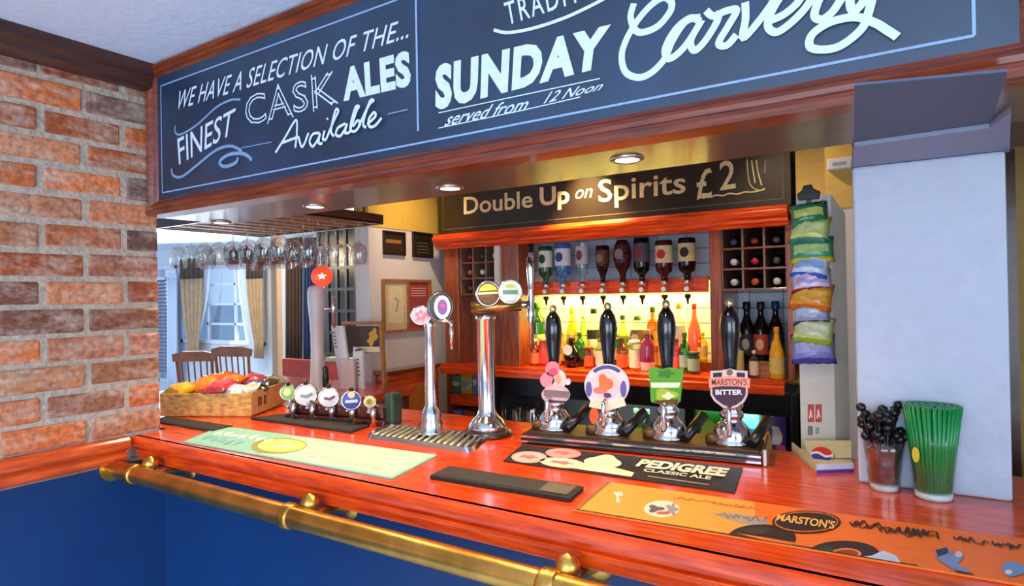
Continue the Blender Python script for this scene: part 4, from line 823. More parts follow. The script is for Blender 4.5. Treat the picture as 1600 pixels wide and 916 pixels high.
for (px, py, rr, face, kind) in ((763, 459, 19, (120, 84, 40), 0), (797, 456, 18, (214, 224, 206), 1)):
    bp = at(px, py, y=cT.y - .035); b_ = badge(tw, bp, nf, rr * s, rr * s * 1.04, CHROME, flat(face), 'badge', .02)
    r = rr * s
    if kind == 0:
        on_badge(b_, bp, nf, [(r * .78 * math.cos(a), r * .78 * math.sin(a)) for a in [math.radians(d) for d in range(20, 165, 12)]], (226, 196, 70), 0); on_badge(b_, bp, nf, [(-r * .8, -r * .08), (r * .8, -r * .02), (r * .8, r * .16), (-r * .8, r * .10)], (240, 226, 170), 1)
        on_badge(b_, bp, nf, [(r * .8 * math.cos(a), r * .8 * math.sin(a)) for a in [math.radians(d) for d in range(-160, -20, 12)]], (96, 60, 30), 0)
    else:
        on_badge(b_, bp, nf, [(-r * .62, -r * .2), (r * .62, -r * .2), (r * .62, r * .15), (-r * .62, r * .15)], (90, 130, 110), 0); on_badge(b_, bp, nf, C2(r * .4, 0, r * .48, r * .18), (170, 180, 90), 1); on_badge(b_, bp, nf, C2(r * .45, 0, -r * .5, r * .2), (236, 240, 230), 1)
bm = nb(); q = top + R_ * .10 + Vector((0, 0, .03)); tube(bm, [q, q + R_ * .04], .012, 12); q = q + R_ * .045; lathe(bm, [(.007, -.14), (.008, -.06), (.013, -.05), (.013, -.02), (.009, -.01), (.011, .02), (.006, .04), (.008, .05), (.013, .11), (.011, .15), (0, .156)], q, n=16); obj('tap', bm, CHROME, tw)
# low T-bar font with five lenses
f0, f1 = at(444, 656, z=ZB), at(600, 668, z=ZB); UF = (f1 - f0).normalized(); VF = Vector((-UF.y, UF.x, 0)); cF = (f0 + f1) / 2
tb = thing('beer_font', 'low dark beer font with five round badges beside the crate', 'beer tap', cF); LF = (f1 - f0).length
MF = Matrix.Translation(f0) @ Matrix.Rotation(math.atan2(UF.y, UF.x), 4, 'Z')
bm = nb(); box(bm, 0, LF, 0, .10, 0, .022, M=MF); box(bm, .012, LF - .012, .012, .09, .022, .062, M=MF); obj('housing', bm, pm('dark_cherry_housing', (64, 26, 22), .25, var=.3, coat=.5), tb, bevel=.006)
for i in range(5):
    p = f0 + UF * (LF * (.1 + .2 * i)); bm = nb(); lathe(bm, [(.011, 0), (.011, .06), (.008, .064)], p + VF * .0 + Vector((0, 0, .0)), n=14); tube(bm, spline([p + VF * .03 + Vector((0, 0, .06)), p - VF * .01 + Vector((0, 0, .075)), p - VF * .03 + Vector((0, 0, .05))], 4), .006, 8); obj('tap_spout', bm, CHROME, tb)
nf = facing(cF); s = m_per_px(cF)
for (px, py, r, col, prn) in ((450, 614, 13, (150, 206, 120), (222, 236, 160)), (478, 617, 18, (226, 228, 230), (130, 150, 170)), (514, 621, 16, (228, 228, 232), (110, 80, 110)), (549, 626, 15, (60, 84, 160), (190, 206, 236)), (578, 628, 9, (206, 190, 120), (130, 120, 60))):
    bp = at(px, py, y=cF.y - .03); b_ = badge(tb, bp, nf, r * s, r * s, CHROME, flat(col)); r = r * s
    if col[0] > 220: on_badge(b_, bp, nf, [(-r * .5, -r * .15), (r * .1, -r * .3), (r * .6, .0), (r * .5, r * .2), (0, -r * .02), (-r * .4, r * .1)], prn, 0)
    elif col[2] == 160: on_badge(b_, bp, nf, [(-r * .6, -r * .2), (r * .6, -r * .2), (r * .6, r * .1), (-r * .6, r * .1)], prn, 0); on_badge(b_, bp, nf, C2(r * .35, 0, r * .6), (222, 206, 160), 1)
    else: on_badge(b_, bp, nf, C2(r * .45, -r * .1, r * .1), prn, 0)
    if py < 627: bm = nb(); q = bp + Vector((0, 0, r)); lathe(bm, [(.007, -.004), (.008, .008), (.0, .012)], q, n=12); obj('badge_stud', bm, BLACK, tb)
bm = nb(); q = f1 - UF * .0 + VF * .05; box(bm, q.x - .018, q.x + .022, q.y - .02, q.y + .03, ZB, ZB + .11); obj('end_bottle_stop', bm, pm('dark_green_box', (40, 70, 60), .4, var=.3), tb, bevel=.008)
# tall pale tower with lit red badge
cW = Vector((-.17, .93, ZB)); tw = thing('beer_tower', 'tall pale grey beer tower topped by a glowing red ball badge', 'beer tap', cW); s = m_per_px(cW); hW = zof(cW, 446) - ZB; nf = facing(cW)
bm = nb(); lathe(bm, [(.040, 0), (.040, .012), (.036, .02), (.034, .10), (.030, .2), (.030, .27), (.034, hW * .7), (.0405, hW * .86), (.040, hW * .95), (.034, hW * .985), (.02, hW)], cW, n=28); obj('column', bm, pm('pale_grey_ceramic', (196, 186, 184), .35, var=.05), tw)
bp = at(503, 432, y=cW.y - .03); bm = nb(); lathe(bm, [(0, -.02), (.03, -.018), (.046, -.006), (.048, .0), (.045, .008), (.03, .018), (0, .024)], bp, nf, 28); bd = obj('badge', bm, pm('lit_red_badge', (226, 74, 44), .3, emit=.8), tw)
bm = nb(); U_ = Vector((0, 0, 1)).cross(nf).normalized(); cc = bp + nf * .026
bm.faces.new([bm.verts.new(cc + U_ * (.016 if i % 2 == 0 else .007) * math.cos(PI * i / 5 + PI / 2) * 1.3 + Vector((0, 0, 1)) * (.016 if i % 2 == 0 else .007) * math.sin(PI * i / 5 + PI / 2)) for i in range(10)]); obj('badge_star', bm, pm('lit_white_star', (255, 236, 210), .4, emit=2.5, var=0), bd)
bm = nb(); q = at(509, 612, y=cW.y - .05); lathe(bm, [(.010, 0), (.013, .01), (.016, .06), (.012, .10), (.0, .108)], q + Vector((0, 0, .01)), n=14); obj('tap_handle', bm, BLACK, tw)
bm = nb(); q = cW + Vector((0, 0, hW * .78)); tube(bm, [q, q + R_ * .075], .008, 10); lathe(bm, [(.006, -.09), (.007, -.02), (.011, -.01), (.011, .02), (.006, .03), (.009, .06), (0, .064)], q + R_ * .08, n=12); obj('tap', bm, CHROME, tw)

# ================================================================== MATS AND RUNNERS
def runner(name, label, px, col, cat='bar mat', th=.004, z=ZB, m_=None):
    q = [at(*a, z=z) for a in px]; c = sum(q, Vector()) / 4; t = thing(name, label, cat, c)
    bm = nb(); prism(bm, q[::-1], (0, 0, th)); obj('mat', bm, m_ or flat(col, .5), t, bevel=.0012)
    return t, [p + Vector((0, 0, th)) for p in q]
def on_mat(t, q, poly, col, k=0, name='printed_shape', m_=None):
    bm = nb(); pts = [bil(q, u, v) + Vector((0, 0, .0005 + .0004 * k)) for u, v in poly]; bm.faces.new([bm.verts.new(p) for p in pts]); return obj(name, bm, m_ or flat(col), t)
def mat_text(t, q, body, u0, v0, u1, v1, col, **kw):
    bm = nb(); qq = [bil(q, u0, v1), bil(q, u1, v1), bil(q, u1, v0), bil(q, u0, v0)]; quad_text(bm, body, qq, (0, 0, 1), th=.0022, **kw); return obj('lettering', bm, flat(col), t)
def EU(cx, cy, ru, rv, n=24): return [(cx + ru * math.cos(2 * PI * i / n), cy + rv * math.sin(2 * PI * i / n)) for i in range(n)]
def LO(cx, cy, ru, rv, n, amp, ph=0): return [(cx + ru * math.cos(a) * (1 + amp * math.cos(n * a + ph)), cy + rv * math.sin(a) * (1 + amp * math.cos(n * a + ph))) for a in [2 * PI * i / 36 for i in range(36)]]
t, q = runner('bar_runner', 'pale teal bar towel with a yellow oval lying along the front of the bar', ((346, 667), (683, 713), (613, 750), (287, 692)), (140, 200, 180))
TE2 = (176, 218, 190)
on_mat(t, q, [(.42, .02), (.99, .02), (.99, .98), (.40, .98)], TE2, 0); on_mat(t, q, EU(.42, .45, .115, .38), (150, 148, 60), 1); on_mat(t, q, EU(.43, .47, .10, .31), (226, 214, 110), 2); on_mat(t, q, LO(.44, .5, .05, .18, 3, .25), (196, 206, 150), 3)
random.seed(3)
for (u0, v0, n_, cl) in ((.07, .60, 7, (226, 240, 232)), (.06, .30, 5, (120, 180, 190)), (.56, .60, 8, (232, 226, 196)), (.58, .28, 8, (226, 200, 190))):
    for i in range(n_):
        u = u0 + i * .045; on_mat(t, q, LO(u, v0 + random.uniform(-.04, .04), .016, .10, random.choice((2, 3, 4)), .3, random.uniform(0, 6)), cl, 2, 'printed_letterform')
t, q = runner('bar_runner', 'black bar towel with pink discs and pale lettering in front of the hand pumps', ((815, 697), (1161, 733), (1148, 772), (786, 722)), (36, 30, 28))
for cx, cy, ru, rv, cl in ((.10, .30, .085, .32, (232, 170, 170)), (.235, .74, .085, .28, (230, 150, 150)), (.27, .22, .105, .24, (236, 206, 180))):
    o = on_mat(t, q, EU(cx, max(cy, rv + .01), ru, rv), cl, 1); on_mat(t, q, EU(cx, max(cy, rv + .01), ru * .8, rv * .72), tuple(min(255, v + 14) for v in cl), 2); on_mat(t, q, LO(cx, max(cy, rv), ru * .5, rv * .3, 5, .25), (206, 110, 110), 3)
on_mat(t, q, LO(.44, .5, .075, .38, 4, .12), (240, 226, 190), 2); on_mat(t, q, [(.34, .06), (.60, .03), (.60, .22), (.46, .40), (.36, .36)], (238, 220, 186), 1)
mat_text(t, q, 'PEDIGREE', .585, .48, .955, .86, (240, 232, 206), offset=.05, shear=.15)
mat_text(t, q, 'CLASSIC ALE', .63, .30, .90, .44, (236, 226, 196), offset=.03); on_mat(t, q, [(.66, .12), (.90, .10), (.90, .15), (.66, .17)], (150, 120, 110), 1)
# orange runner continues to the right beyond the frame
oq = [at(948, 755, z=ZB), None, None, at(895, 800, z=ZB)]; dU = (at(1600, 848, z=ZB) - oq[0]).normalized(); dV = (at(1600, 915, z=ZB) - oq[3]).normalized(); dd = (dU + dV).normalized(); LO_ = .98
oq[1] = oq[0] + dd * LO_; oq[2] = oq[3] + dd * LO_
t = thing('bar_runner', 'orange bar runner with black ovals and blue figures along the right front edge', 'bar mat', sum(oq, Vector()) / 4)
bm = nb(); prism(bm, oq[::-1], (0, 0, .004)); ORM = pm('orange_runner_print', (238, 112, 30), .5, var=.05, scale=40); obj('mat', bm, ORM, t, bevel=.0012)
q = [p + Vector((0, 0, .004)) for p in oq]
def inv(px, py):
    P = at(px, py, z=ZB + .004); e = q[1] - q[0]; g = q[0] - q[3]; d = P - q[3]; det = e.x * g.y - e.y * g.x
    return ((d.x * g.y - d.y * g.x) / det, (e.x * d.y - e.y * d.x) / det)
def om(pts, col, k=0, name='printed_shape'): return on_mat(t, q, [(min(max(u, .003), .997), min(max(v, .01), .99)) for u, v in (inv(*p) for p in pts)], col, k, name)
on_mat(t, q, [(.003, .02), (.36, .02), (.33, .98), (.003, .98)], (240, 156, 60), 0); on_mat(t, q, [(.003, .012), (.6, .012), (.6, .035), (.003, .035)], (90, 70, 30), 1)
DK = (44, 26, 22)
on_mat(t, q, [(.003, .01), (.012, .01), (.012, .99), (.003, .99)], (150, 100, 40), 1)
om(circ(1034, 796, 28, 13), (232, 214, 190), 1); om(lobes(1024, 796, 11, 5, 3, .35), (92, 84, 96), 2); om(lobes(1050, 797, 8, 8, 5, .35), (150, 140, 150), 2); om(lobes(1036, 803, 8, 3, 2, .3), (196, 90, 70), 3); om([(958, 770), (972, 769), (974, 775), (967, 776), (969, 786), (963, 786), (963, 776)], (226, 206, 196), 1)
om([(1110, 802), (1150, 803), (1200, 812), (1198, 822), (1165, 820), (1135, 812)], (170, 150, 140), 1)
om(circ(1260, 817, 54, 18, 30), DK, 2); om(circ(1260, 817, 50, 16, 30), (226, 110, 40), 3); om(circ(1260, 817, 48, 14.5, 30), DK, 4)
u0, v0 = inv(1218, 822); u1, v1 = inv(1303, 826)
qa = [at(1216, 805, z=ZB + .004), at(1306, 817, z=ZB + .004), at(1303, 830, z=ZB + .004), at(1212, 816, z=ZB + .004)]
bm = nb(); quad_text(bm, "MARSTON'S", qa, (0, 0, 1), th=.0032, offset=.03); obj('lettering', bm, flat((236, 176, 90)), t)
om(circ(1190, 842, 54, 22, 30), DK, 1); om(circ(1165, 850, 18, 9, 18), (120, 60, 30), 2); om([(1150, 834), (1190, 847), (1235, 858), (1245, 850), (1200, 842)], (222, 110, 40), 2); om(circ(1215, 858, 18, 7, 18), (90, 50, 34), 3); om(circ(1185, 831, 22, 6, 18), (60, 44, 40), 3)
om(circ(1318, 866, 56, 20, 30), DK, 1); om(circ(1322, 867, 24, 9, 24), (232, 140, 70), 2); om(circ(1322, 867, 19, 6.5, 24), (150, 60, 20), 3); om(circ(1292, 866, 10, 12, 16), (40, 60, 56), 2)
om([(1362, 870), (1380, 862), (1400, 870), (1408, 884), (1385, 886), (1350, 880)], (190, 204, 226), 3); om([(1340, 878), (1390, 885), (1440, 895), (1430, 900), (1380, 892)], (110, 130, 150), 2)
om([(1460, 862), (1478, 856), (1490, 868), (1500, 862), (1506, 872), (1496, 882), (1518, 896), (1508, 902), (1490, 892), (1478, 884), (1466, 876)], (120, 140, 190), 2); om([(1462, 861), (1480, 857), (1482, 866), (1466, 872)], (40, 50, 80), 3); om(circ(1498, 868, 6, 5, 12), (206, 190, 210), 3); om([(1492, 892), (1520, 898), (1524, 905), (1496, 902)], (70, 40, 34), 3)
om([(1565, 884), (1580, 878), (1598, 884), (1606, 896), (1580, 903), (1568, 898)], (110, 150, 196), 2); om(circ(1576, 896, 6, 4, 12), (230, 220, 220), 3)
def scribble(x0, x1, y0, sl, amp, col, wd, seed, step=5):
    random.seed(seed); pts = []; x = x0
    while x < x1:
        pts.append((x, y0 + (x - x0) * sl + random.uniform(-amp, amp))); x += step * random.uniform(.25, 1.2)
    bm = nb(); ribbon(bm, spline([at(a_, b_, z=ZB + .0045) for a_, b_ in pts], 4), wd, (0, 0, 1)); return obj('printed_script', bm, flat(col), t)
scribble(1328, 1470, 817, .150, 6, DK, .0035, 11); scribble(1332, 1465, 822, .150, 5, (70, 36, 20), .003, 12)
scribble(1490, 1545, 842, .14, 5, DK, .003, 13); scribble(1550, 1600, 851, .14, 6, DK, .003, 14)
scribble(1052, 1190, 777, .145, 2.5, (190, 100, 40), .0022, 15, 4); scribble(1120, 1200, 806, .10, 5, (120, 110, 112), .0024, 16, 4)
for name, lab, px, th in (('slip_mat', 'grey rubber slip mat at the bar corner next to the brick wall', ((262, 653), (364, 668), (332, 676), (232, 659)), .006),
                          ('slip_mat', 'long dark slip mat between the crate and the chrome drip tray', ((440, 650), (577, 668), (548, 678), (392, 656)), .008),
                          ('slip_mat', 'thick black slip mat lying in front of the chrome drip tray', ((702, 734), (912, 767), (891, 786), (672, 749)), .010)):
    t, q = runner(name, lab, px, None, th=th, m_=RUBBER)
    bm = nb(); prism(bm, [bil(q, u, v) + Vector((0, 0, -.001)) for u, v in ((.02, .1), (.98, .1), (.98, .9), (.02, .9))], (0, 0, .002)); obj('ribbed_surface', bm, pm('ribbed_rubber', (58, 52, 48), .7, var=.3, scale=300, bump=.8), t)
    if 'thick' in lab: on_mat(t, q, [(.78, .14), (.965, .14), (.965, .86), (.78, .86)], (104, 94, 74), 4, 'mat_patch')

# ================================================================== STRAW AND STIRRER GLASSES
def jar(c, r0, r1, h, label, gl=CLEAR, waist=.5):
    t = thing('straw_glass', label, 'glass', c); r = lambda u: r0 + (r1 - r0) * u ** 1.25
    bm = nb(); lathe(bm, [(0, 0), (r0 * .96, 0), (r0, .006)] + [(r(u), h * u) for u in (.2, .4, .6, .8, 1)] + [(r(u) - .0025, h * u) for u in (1, .8, .6, .4, .2)] + [(r0 - .004, .014), (0, .014)], c, n=28, caps=False); obj('glass_wall', bm, gl, t)
    bm = nb(); lathe(bm, [(0, .001), (r0 * .93, .001), (r0 * .95, .012), (0, .013)], c, n=24, caps=False); obj('thick_base', bm, pm('frosted_glass_base', (206, 214, 216), .15, var=.05), t); return t
cG = at(1459, 778, z=ZB); s = m_per_px(cG)
t = jar(cG, 27 * s, 34 * s, zof(cG, 672) - ZB, 'tall pilsner glass packed with green straws before the white pillar', glass('pilsner_glass', (.97, .98, .98), .03, .05, top=.3))
bm = nb(); e = cG + Vector((-.030, -.036, .095)); disc(bm, e, (-.55, -.83, 0), .008, .016, 14); obj('glass_emblem', bm, flat((206, 190, 60)), t)
GREEN = pm('green_plastic_straw', (14, 130, 62), .3, var=.25, scale=4); Lz = zof(cG, 634) - ZB
def straw_obj(name, base, tip, r, m_, lab, cat, grp, ball=0):
    d = tip - base; L = d.length; bm = nb(); lathe(bm, [(r, 0), (r, L)], (0, 0, 0), n=7, caps=True)
    if ball: lathe(bm, [(0, L - ball), (ball * .8, L - ball * .6), (ball, L), (ball * .8, L + ball * .6), (0, L + ball)], (0, 0, 0), n=12)
    o = obj(name, bm, m_); o.location = base; o.rotation_euler = d.to_track_quat('Z', 'Y').to_euler(); return tag(o, lab, cat, grp)
random.seed(5); st = None; R0, R1 = 27 * s - .009, 37 * s
pts = []
for ring, n_ in ((.10, 5), (.36, 12), (.60, 20), (.82, 27), (1.0, 33)):
    for i in range(n_): pts.append((ring, 2 * PI * (i + random.uniform(-.15, .15)) / n_))
for ring, a in pts:
    v = Vector((math.cos(a), math.sin(a), 0)); b = cG + v * (R0 * ring) + Vector((0, 0, .016)); tip = cG + v * (R1 * ring) + Vector((0, 0, Lz + random.uniform(-.004, .003)))
    if st is None: st = straw_obj('drinking_straw', b, tip, .0042, GREEN, 'green plastic straw standing in the tall glass before the white pillar', 'straw', 'green straws in the glass')
    else:
        o = st.copy(); COL.objects.link(o); o.location = b; o.rotation_euler = (tip - b).to_track_quat('Z', 'Y').to_euler()
cK = at(1382, 765, z=ZB); s = m_per_px(cK)
t = jar(cK, 21 * s, 29 * s, zof(cK, 688) - ZB, 'short tumbler of black stirrers left of the green straws')
bm = nb(); lathe(bm, [(21 * s - .005, .016), (24 * s - .006, .09), (0, .092)], cK, n=24); obj('dark_paper_lining', bm, pm('dark_brown_lining', (60, 28, 22), .3, var=.6, scale=24, rgb2=(120, 54, 38)), t)
st = None; random.seed(9); Lk = zof(cK, 640) - ZB
for k in range(52):
    a = random.uniform(0, 2 * PI); rr = math.sqrt(random.random()); v = Vector((math.cos(a), math.sin(a), 0)); b = cK + v * (rr * .022) + Vector((0, 0, .094)); tip = cK + v * (rr * 30 * s) + Vector((0, 0, Lk - .028 + random.uniform(-.035, .028)))
    if k == 0: tip = cK - R_ * (34 * s) + Vector((0, 0, zof(cK, 636) - ZB))
    if k == 1: tip = cK + R_ * (25 * s) + Vector((0, 0, zof(cK, 634) - ZB))
    b = cK + v * (rr * .014) + Vector((0, 0, .022)); dr = (tip - b).normalized(); LS = .15; b = tip - dr * LS
    if st is None: st = straw_obj('stirrer', b, tip, .002, BLACK, 'black ball-ended stirrer standing in the short tumbler', 'stirrer', 'black stirrers in the tumbler', ball=.0105)
    else:
        o = st.copy(); COL.objects.link(o); o.location = b; o.rotation_euler = dr.to_track_quat('Z', 'Y').to_euler()

# ================================================================== SNACK STRIP AND STAND
def pillow(bm, w, h, d, seed=0, nx=10, nz=12):
    random.seed(seed); g = {}
    for side in (0, 1):
        for i in range(nx + 1):
            for j in range(nz + 1):
                u, v = i / nx, j / nz; edge = i in (0, nx) or j in (0, nz)
                if edge and side: g[1, i, j] = g[0, i, j]; continue
                k = min(1, 4.5 * u * (1 - u)) ** .6 * min(1, 5 * max(0, (v - .06)) * max(0, .94 - v) * 1.3) ** .6
                y = (d * .5 * k + (random.uniform(-.0045, .0045) if k > .2 else 0)) * (-1 if side == 0 else 1)
                g[side, i, j] = bm.verts.new(((u - .5) * w * (1 - .06 * math.sin(PI * v)), y, (v - .5) * h + (.002 if (i % 2 and j in (0, nz)) else 0)))
    for side in (0, 1):
        for i in range(nx):
            for j in range(nz):
                a = [g[side, i, j], g[side, i + 1, j], g[side, i + 1, j + 1], g[side, i, j + 1]]
                f = bm.faces.new(a if side == 0 else a[::-1]); f.smooth = True
                v = (j + .5) / nz; u = (i + .5) / nx
                f.material_index = 1 if .36 < v < .64 and .1 < u < .9 else (2 if v < .16 else 0)
def packet(label, c, w, h, d, cols, rot=(0, 0, 0), seed=0, group=None, cat='snack packet'):
    bm = nb(); pillow(bm, w, h, d, seed)
    mm = [pm('foil_%d_%d_%d' % k, k, .28, .0, var=.15, scale=50, coat=.4) for k in cols]
    o = obj('snack_packet', bm, mm, normals=True); o.location = c; o.rotation_euler = rot; return tag(o, label, cat, group)
cS = at(1272, 712, z=ZB); cS = Vector((cS.x, .84, ZB))
stand = thing('snack_stand', 'white card snack stand with a shallow tray at its foot, standing by the jamb', 'display stand', cS)
yS = .86; x0, x1 = at(1249, 560, y=yS).x, at(1303, 560, y=yS).x; zt = zof((x0, yS, 1.5), 308)
CARD = pm('white_display_card', (206, 202, 190), .6, var=.04)
bm = nb(); prism(bm, [(x0, yS, ZB), (x1, yS, ZB), (x1, yS, zt), (x0, yS, zt)], (0, .010, 0)); prism(bm, [(x1, yS, ZB), (x1 + .03, yS + .05, ZB), (x1 + .03, yS + .05, zt - .05), (x1, yS, zt)], (0, .008, 0)); obj('back_card', bm, CARD, stand)
tr = [at(1237, 704, z=ZB), at(1276, 740, z=ZB), at(1334, 738, z=ZB), Vector((x1 + .03, yS + .02, ZB))]
bm = nb(); prism(bm, tr, (0, 0, .006)); obj('tray_floor', bm, CREAM, stand)
bm = nb(); prism(bm, [tr[1], tr[2], tr[2] + Vector((0, 0, .022)), tr[1] + Vector((0, 0, .022))], (0, .004, 0)); obj('tray_front', bm, flat((206, 212, 232)), stand)
bm = nb(); prism(bm, [tr[1] + Vector((0, -.0012, .0)), tr[2] + Vector((0, -.0012, .0)), tr[2] + Vector((0, -.0012, .008)), tr[1] + Vector((0, -.0012, .008))], (0, .001, 0)); obj('tray_stripe', bm, flat((70, 60, 150)), stand)
bm = nb(); prism(bm, [tr[0], tr[1], tr[1] + Vector((0, 0, .022)), tr[0] + Vector((0, 0, .022))], (.003, .003, 0)); obj('tray_side', bm, flat((196, 190, 160)), stand)
# roundel on the sloping card in the tray
c = at(1284, 711, y=.74); bm = nb(); disc(bm, c, (0, -.6, .8), .026, .026, 26); lg = obj('roundel', bm, flat((232, 232, 236)), stand)
def logo(poly, col):
    bm = nb(); U = Vector((1, 0, 0)); V = Vector((0, .8, .6)); N2 = Vector((0, -.6, .8)); bm.faces.new([bm.verts.new(c + N2 * .002 + U * a + V * b) for a, b in poly]); obj('roundel_wave', bm, flat(col), lg)
wave = [(-.0225 + .045 * i / 12, .004 + .005 * math.sin(i / 12 * 2 * PI)) for i in range(13)]
logo(wave + [(.025 * math.cos(a), .025 * math.sin(a)) for a in [math.radians(d) for d in range(12, 170, 12)]], (214, 40, 40)); logo([(a, b - .008) for a, b in wave][::-1] + [(.025 * math.cos(a), .025 * math.sin(a)) for a in [math.radians(d) for d in range(196, 350, 12)]], (40, 60, 150))
bm = nb(); prism(bm, [at(1266, 716, y=.75), at(1330, 716, y=.75), at(1330, 690, y=.80), at(1256, 690, y=.80)], (0, .004, .002)); obj('sloping_card', bm, flat((206, 196, 150)), stand)
for (a, b2, w_, h_, col) in ((1262, 632, 10, 28, (186, 56, 44)), (1274, 632, 10, 28, (186, 60, 48)), (1262, 666, 8, 14, (110, 116, 110)), (1274, 668, 6, 10, (150, 150, 140)), (1262, 688, 8, 8, (180, 110, 80))):
    bm = nb(); prism(bm, [at(a, b2 + h_, y=yS - .001), at(a + w_, b2 + h_, y=yS - .001), at(a + w_, b2, y=yS - .001), at(a, b2, y=yS - .001)], (0, .0008, 0)); sg = obj('printed_sign', bm, flat(col), stand)
    if h_ == 28: bm = nb(); ribbon(bm, [at(a + 3, b2 + 22, y=yS - .001), at(a + 5, b2 + 8, y=yS - .001), at(a + 7, b2 + 20, y=yS - .001)], .004, N_); obj('printed_mark', bm, flat((236, 226, 216)), sg)
strip = thing('hanging_clip', 'black clip at the top of the hanging snack strip', 'clip', (x0 + .03, yS - .01, zt))
bm = nb(); cx = at(1264, 305, y=yS).x; z_ = zof((cx, yS, 1.8), 306); prism(bm, [(cx - .026, yS - .012, z_ - .012), (cx + .026, yS - .012, z_ - .012), (cx + .030, yS - .012, z_ + .008), (cx + .012, yS - .012, z_ + .018), (cx + .008, yS - .012, z_ + .03), (cx - .012, yS - .012, z_ + .028), (cx - .016, yS - .012, z_ + .016), (cx - .03, yS - .012, z_ + .006)], (0, .012, 0)); obj('clip_body', bm, BLACK, strip, bevel=.002)
bm = nb(); box(bm, cx - .006, cx + .006, yS - .010, yS - .004, z_ - .05, z_ - .012); obj('clip_tongue', bm, BLACK, strip)
bm = nb(); box(bm, cx + .040, cx + .046, yS - .008, yS - .002, at(1290, 560, y=yS).z, zt - .02); obj('hanging_strip', bm, pm('dark_blue_strip', (50, 60, 80), .4), strip)
snk = [(1266, 336, 30, [(20, 120, 80), (196, 206, 110), (30, 110, 90)], 'green snack packet, topmost on the hanging strip'),
       (1266, 361, 34, [(190, 206, 110), (206, 216, 150), (40, 120, 100)], 'pale yellow green packet, second from the top of the strip'),
       (1268, 392, 32, [(46, 150, 110), (176, 206, 130), (206, 180, 30)], 'teal and yellow packet, third on the hanging strip'),
       (1268, 417, 30, [(206, 216, 236), (150, 180, 226), (30, 90, 190)], 'white and blue packet, fourth on the hanging strip'),
       (1268, 440, 28, [(206, 196, 226), (190, 170, 210), (140, 20, 40)], 'lilac packet with maroon foot on the hanging strip'),
       (1268, 465, 34, [(222, 146, 40), (236, 176, 70), (206, 100, 20)], 'orange packet halfway down the hanging strip'),
       (1268, 491, 28, [(150, 160, 196), (190, 196, 216), (70, 74, 96)], 'grey blue packet below the orange one on the strip'),
       (1270, 517, 34, [(196, 206, 140), (216, 220, 180), (150, 176, 30)], 'pale green packet, second from the bottom of the strip'),
       (1272, 546, 36, [(120, 126, 196), (160, 166, 216), (60, 60, 160)], 'violet blue packet, lowest on the hanging strip')]
for k, (px, py, hp, cols, lb) in enumerate(snk):
    c = at(px, py, y=yS - .03); s = m_per_px(c); packet(lb, c + Vector((random.uniform(-.004, .004), -.004 * (k % 2), 0)), (54 + 5 * (k % 3)) * s, hp * s * 1.32, .05, cols, (math.radians(-17 - 5 * (k % 2)), math.radians((-5, 3, -2, 6, -4, 4, -3, 5, -2)[k]), math.radians((6, -8, 4, -5, 9, -7, 5, -4, 7)[k])), 20 + k, 'packets on the snack strip')

# ================================================================== CRATE OF SNACKS
k0, k1, k2 = at(250, 652, z=ZB), at(393, 652, z=ZB), at(445, 632, z=ZB)
ku = (k1 - k0).normalized(); kv = Vector((-ku.y, ku.x, 0)); KL = (k1 - k0).length; KD = .285; KH = zof(k1, 615) - ZB
cr = thing('wooden_crate', 'shallow pale wooden crate full of snack packets on the bar by the brick wall', 'crate', (k0 + k1) / 2 + kv * KD / 2)
MK = Matrix.Translation(k0) @ Matrix.Rotation(math.atan2(ku.y, ku.x), 4, 'Z')
bm = nb(); box(bm, 0, KL, 0, .010, 0.004, KH, M=MK); obj('front_board', bm, PINE, cr, bevel=.002)
bm = nb(); box(bm, 0, KL, KD - .010, KD, 0.004, KH, M=MK); obj('rear_board', bm, PINE, cr, bevel=.002)
for x in (0, KL - .010): bm = nb(); box(bm, x, x + .010, .0105, KD - .0105, .004, KH + .004, M=MK); obj('side_board', bm, pm('pale_crate_end', (196, 158, 104), .55, var=.2, scale=20), cr, bevel=.002)
bm = nb(); box(bm, .0105, KL - .0105, .0105, KD - .0105, 0, .008, M=MK); obj('crate_floor', bm, PINE, cr)
bm = nb(); box(bm, KL - .0005, KL + .0007, .05, .08, KH * .35, KH * .75, M=MK); obj('stencil_mark', bm, flat((120, 74, 50)), cr); bm = nb(); box(bm, KL - .0005, KL + .0007, .095, .115, KH * .35, KH * .75, M=MK); obj('stencil_mark', bm, flat((120, 74, 50)), cr)
random.seed(21)
pk = [((.05, .06), (226, 170, 40), 'yellow'), ((.10, .14), (236, 140, 30), 'amber'), ((.155, .07), (240, 110, 20), 'bright orange'), ((.13, .22), (232, 96, 26), 'deep orange'), ((.20, .15), (236, 120, 30), 'pale orange'), ((.215, .05), (226, 70, 80), 'red and pink'), ((.255, .20), (196, 60, 50), 'red'), ((.275, .06), (206, 200, 226), 'white and violet'),
      ((.30, .15), (90, 80, 150), 'violet'), ((.33, .07), (196, 196, 170), 'silver'), ((.36, .20), (70, 60, 44), 'brown'), ((.375, .12), (50, 44, 40), 'black'), ((.34, .25), (150, 140, 110), 'grey'), ((.06, .22), (200, 150, 60), 'gold')]
for k, ((a, b2), col, nm) in enumerate(pk):
    a = min(a, KL - .055); hgt = KH - .012 + .035 * math.sin(PI * min(1, a / .32)) * (1 if a < .26 else .6)
    packet('%s snack packet heaped in the wooden crate' % nm, MK @ Vector((a, b2, hgt)), .095, .12, .05, [col, tuple(min(255, v + 30) for v in col), tuple(int(v * .7) for v in col)], (math.radians(-70 + random.uniform(-16, 16)), random.uniform(-.25, .25), random.uniform(-.9, .9)), 50 + k, 'packets in the crate')

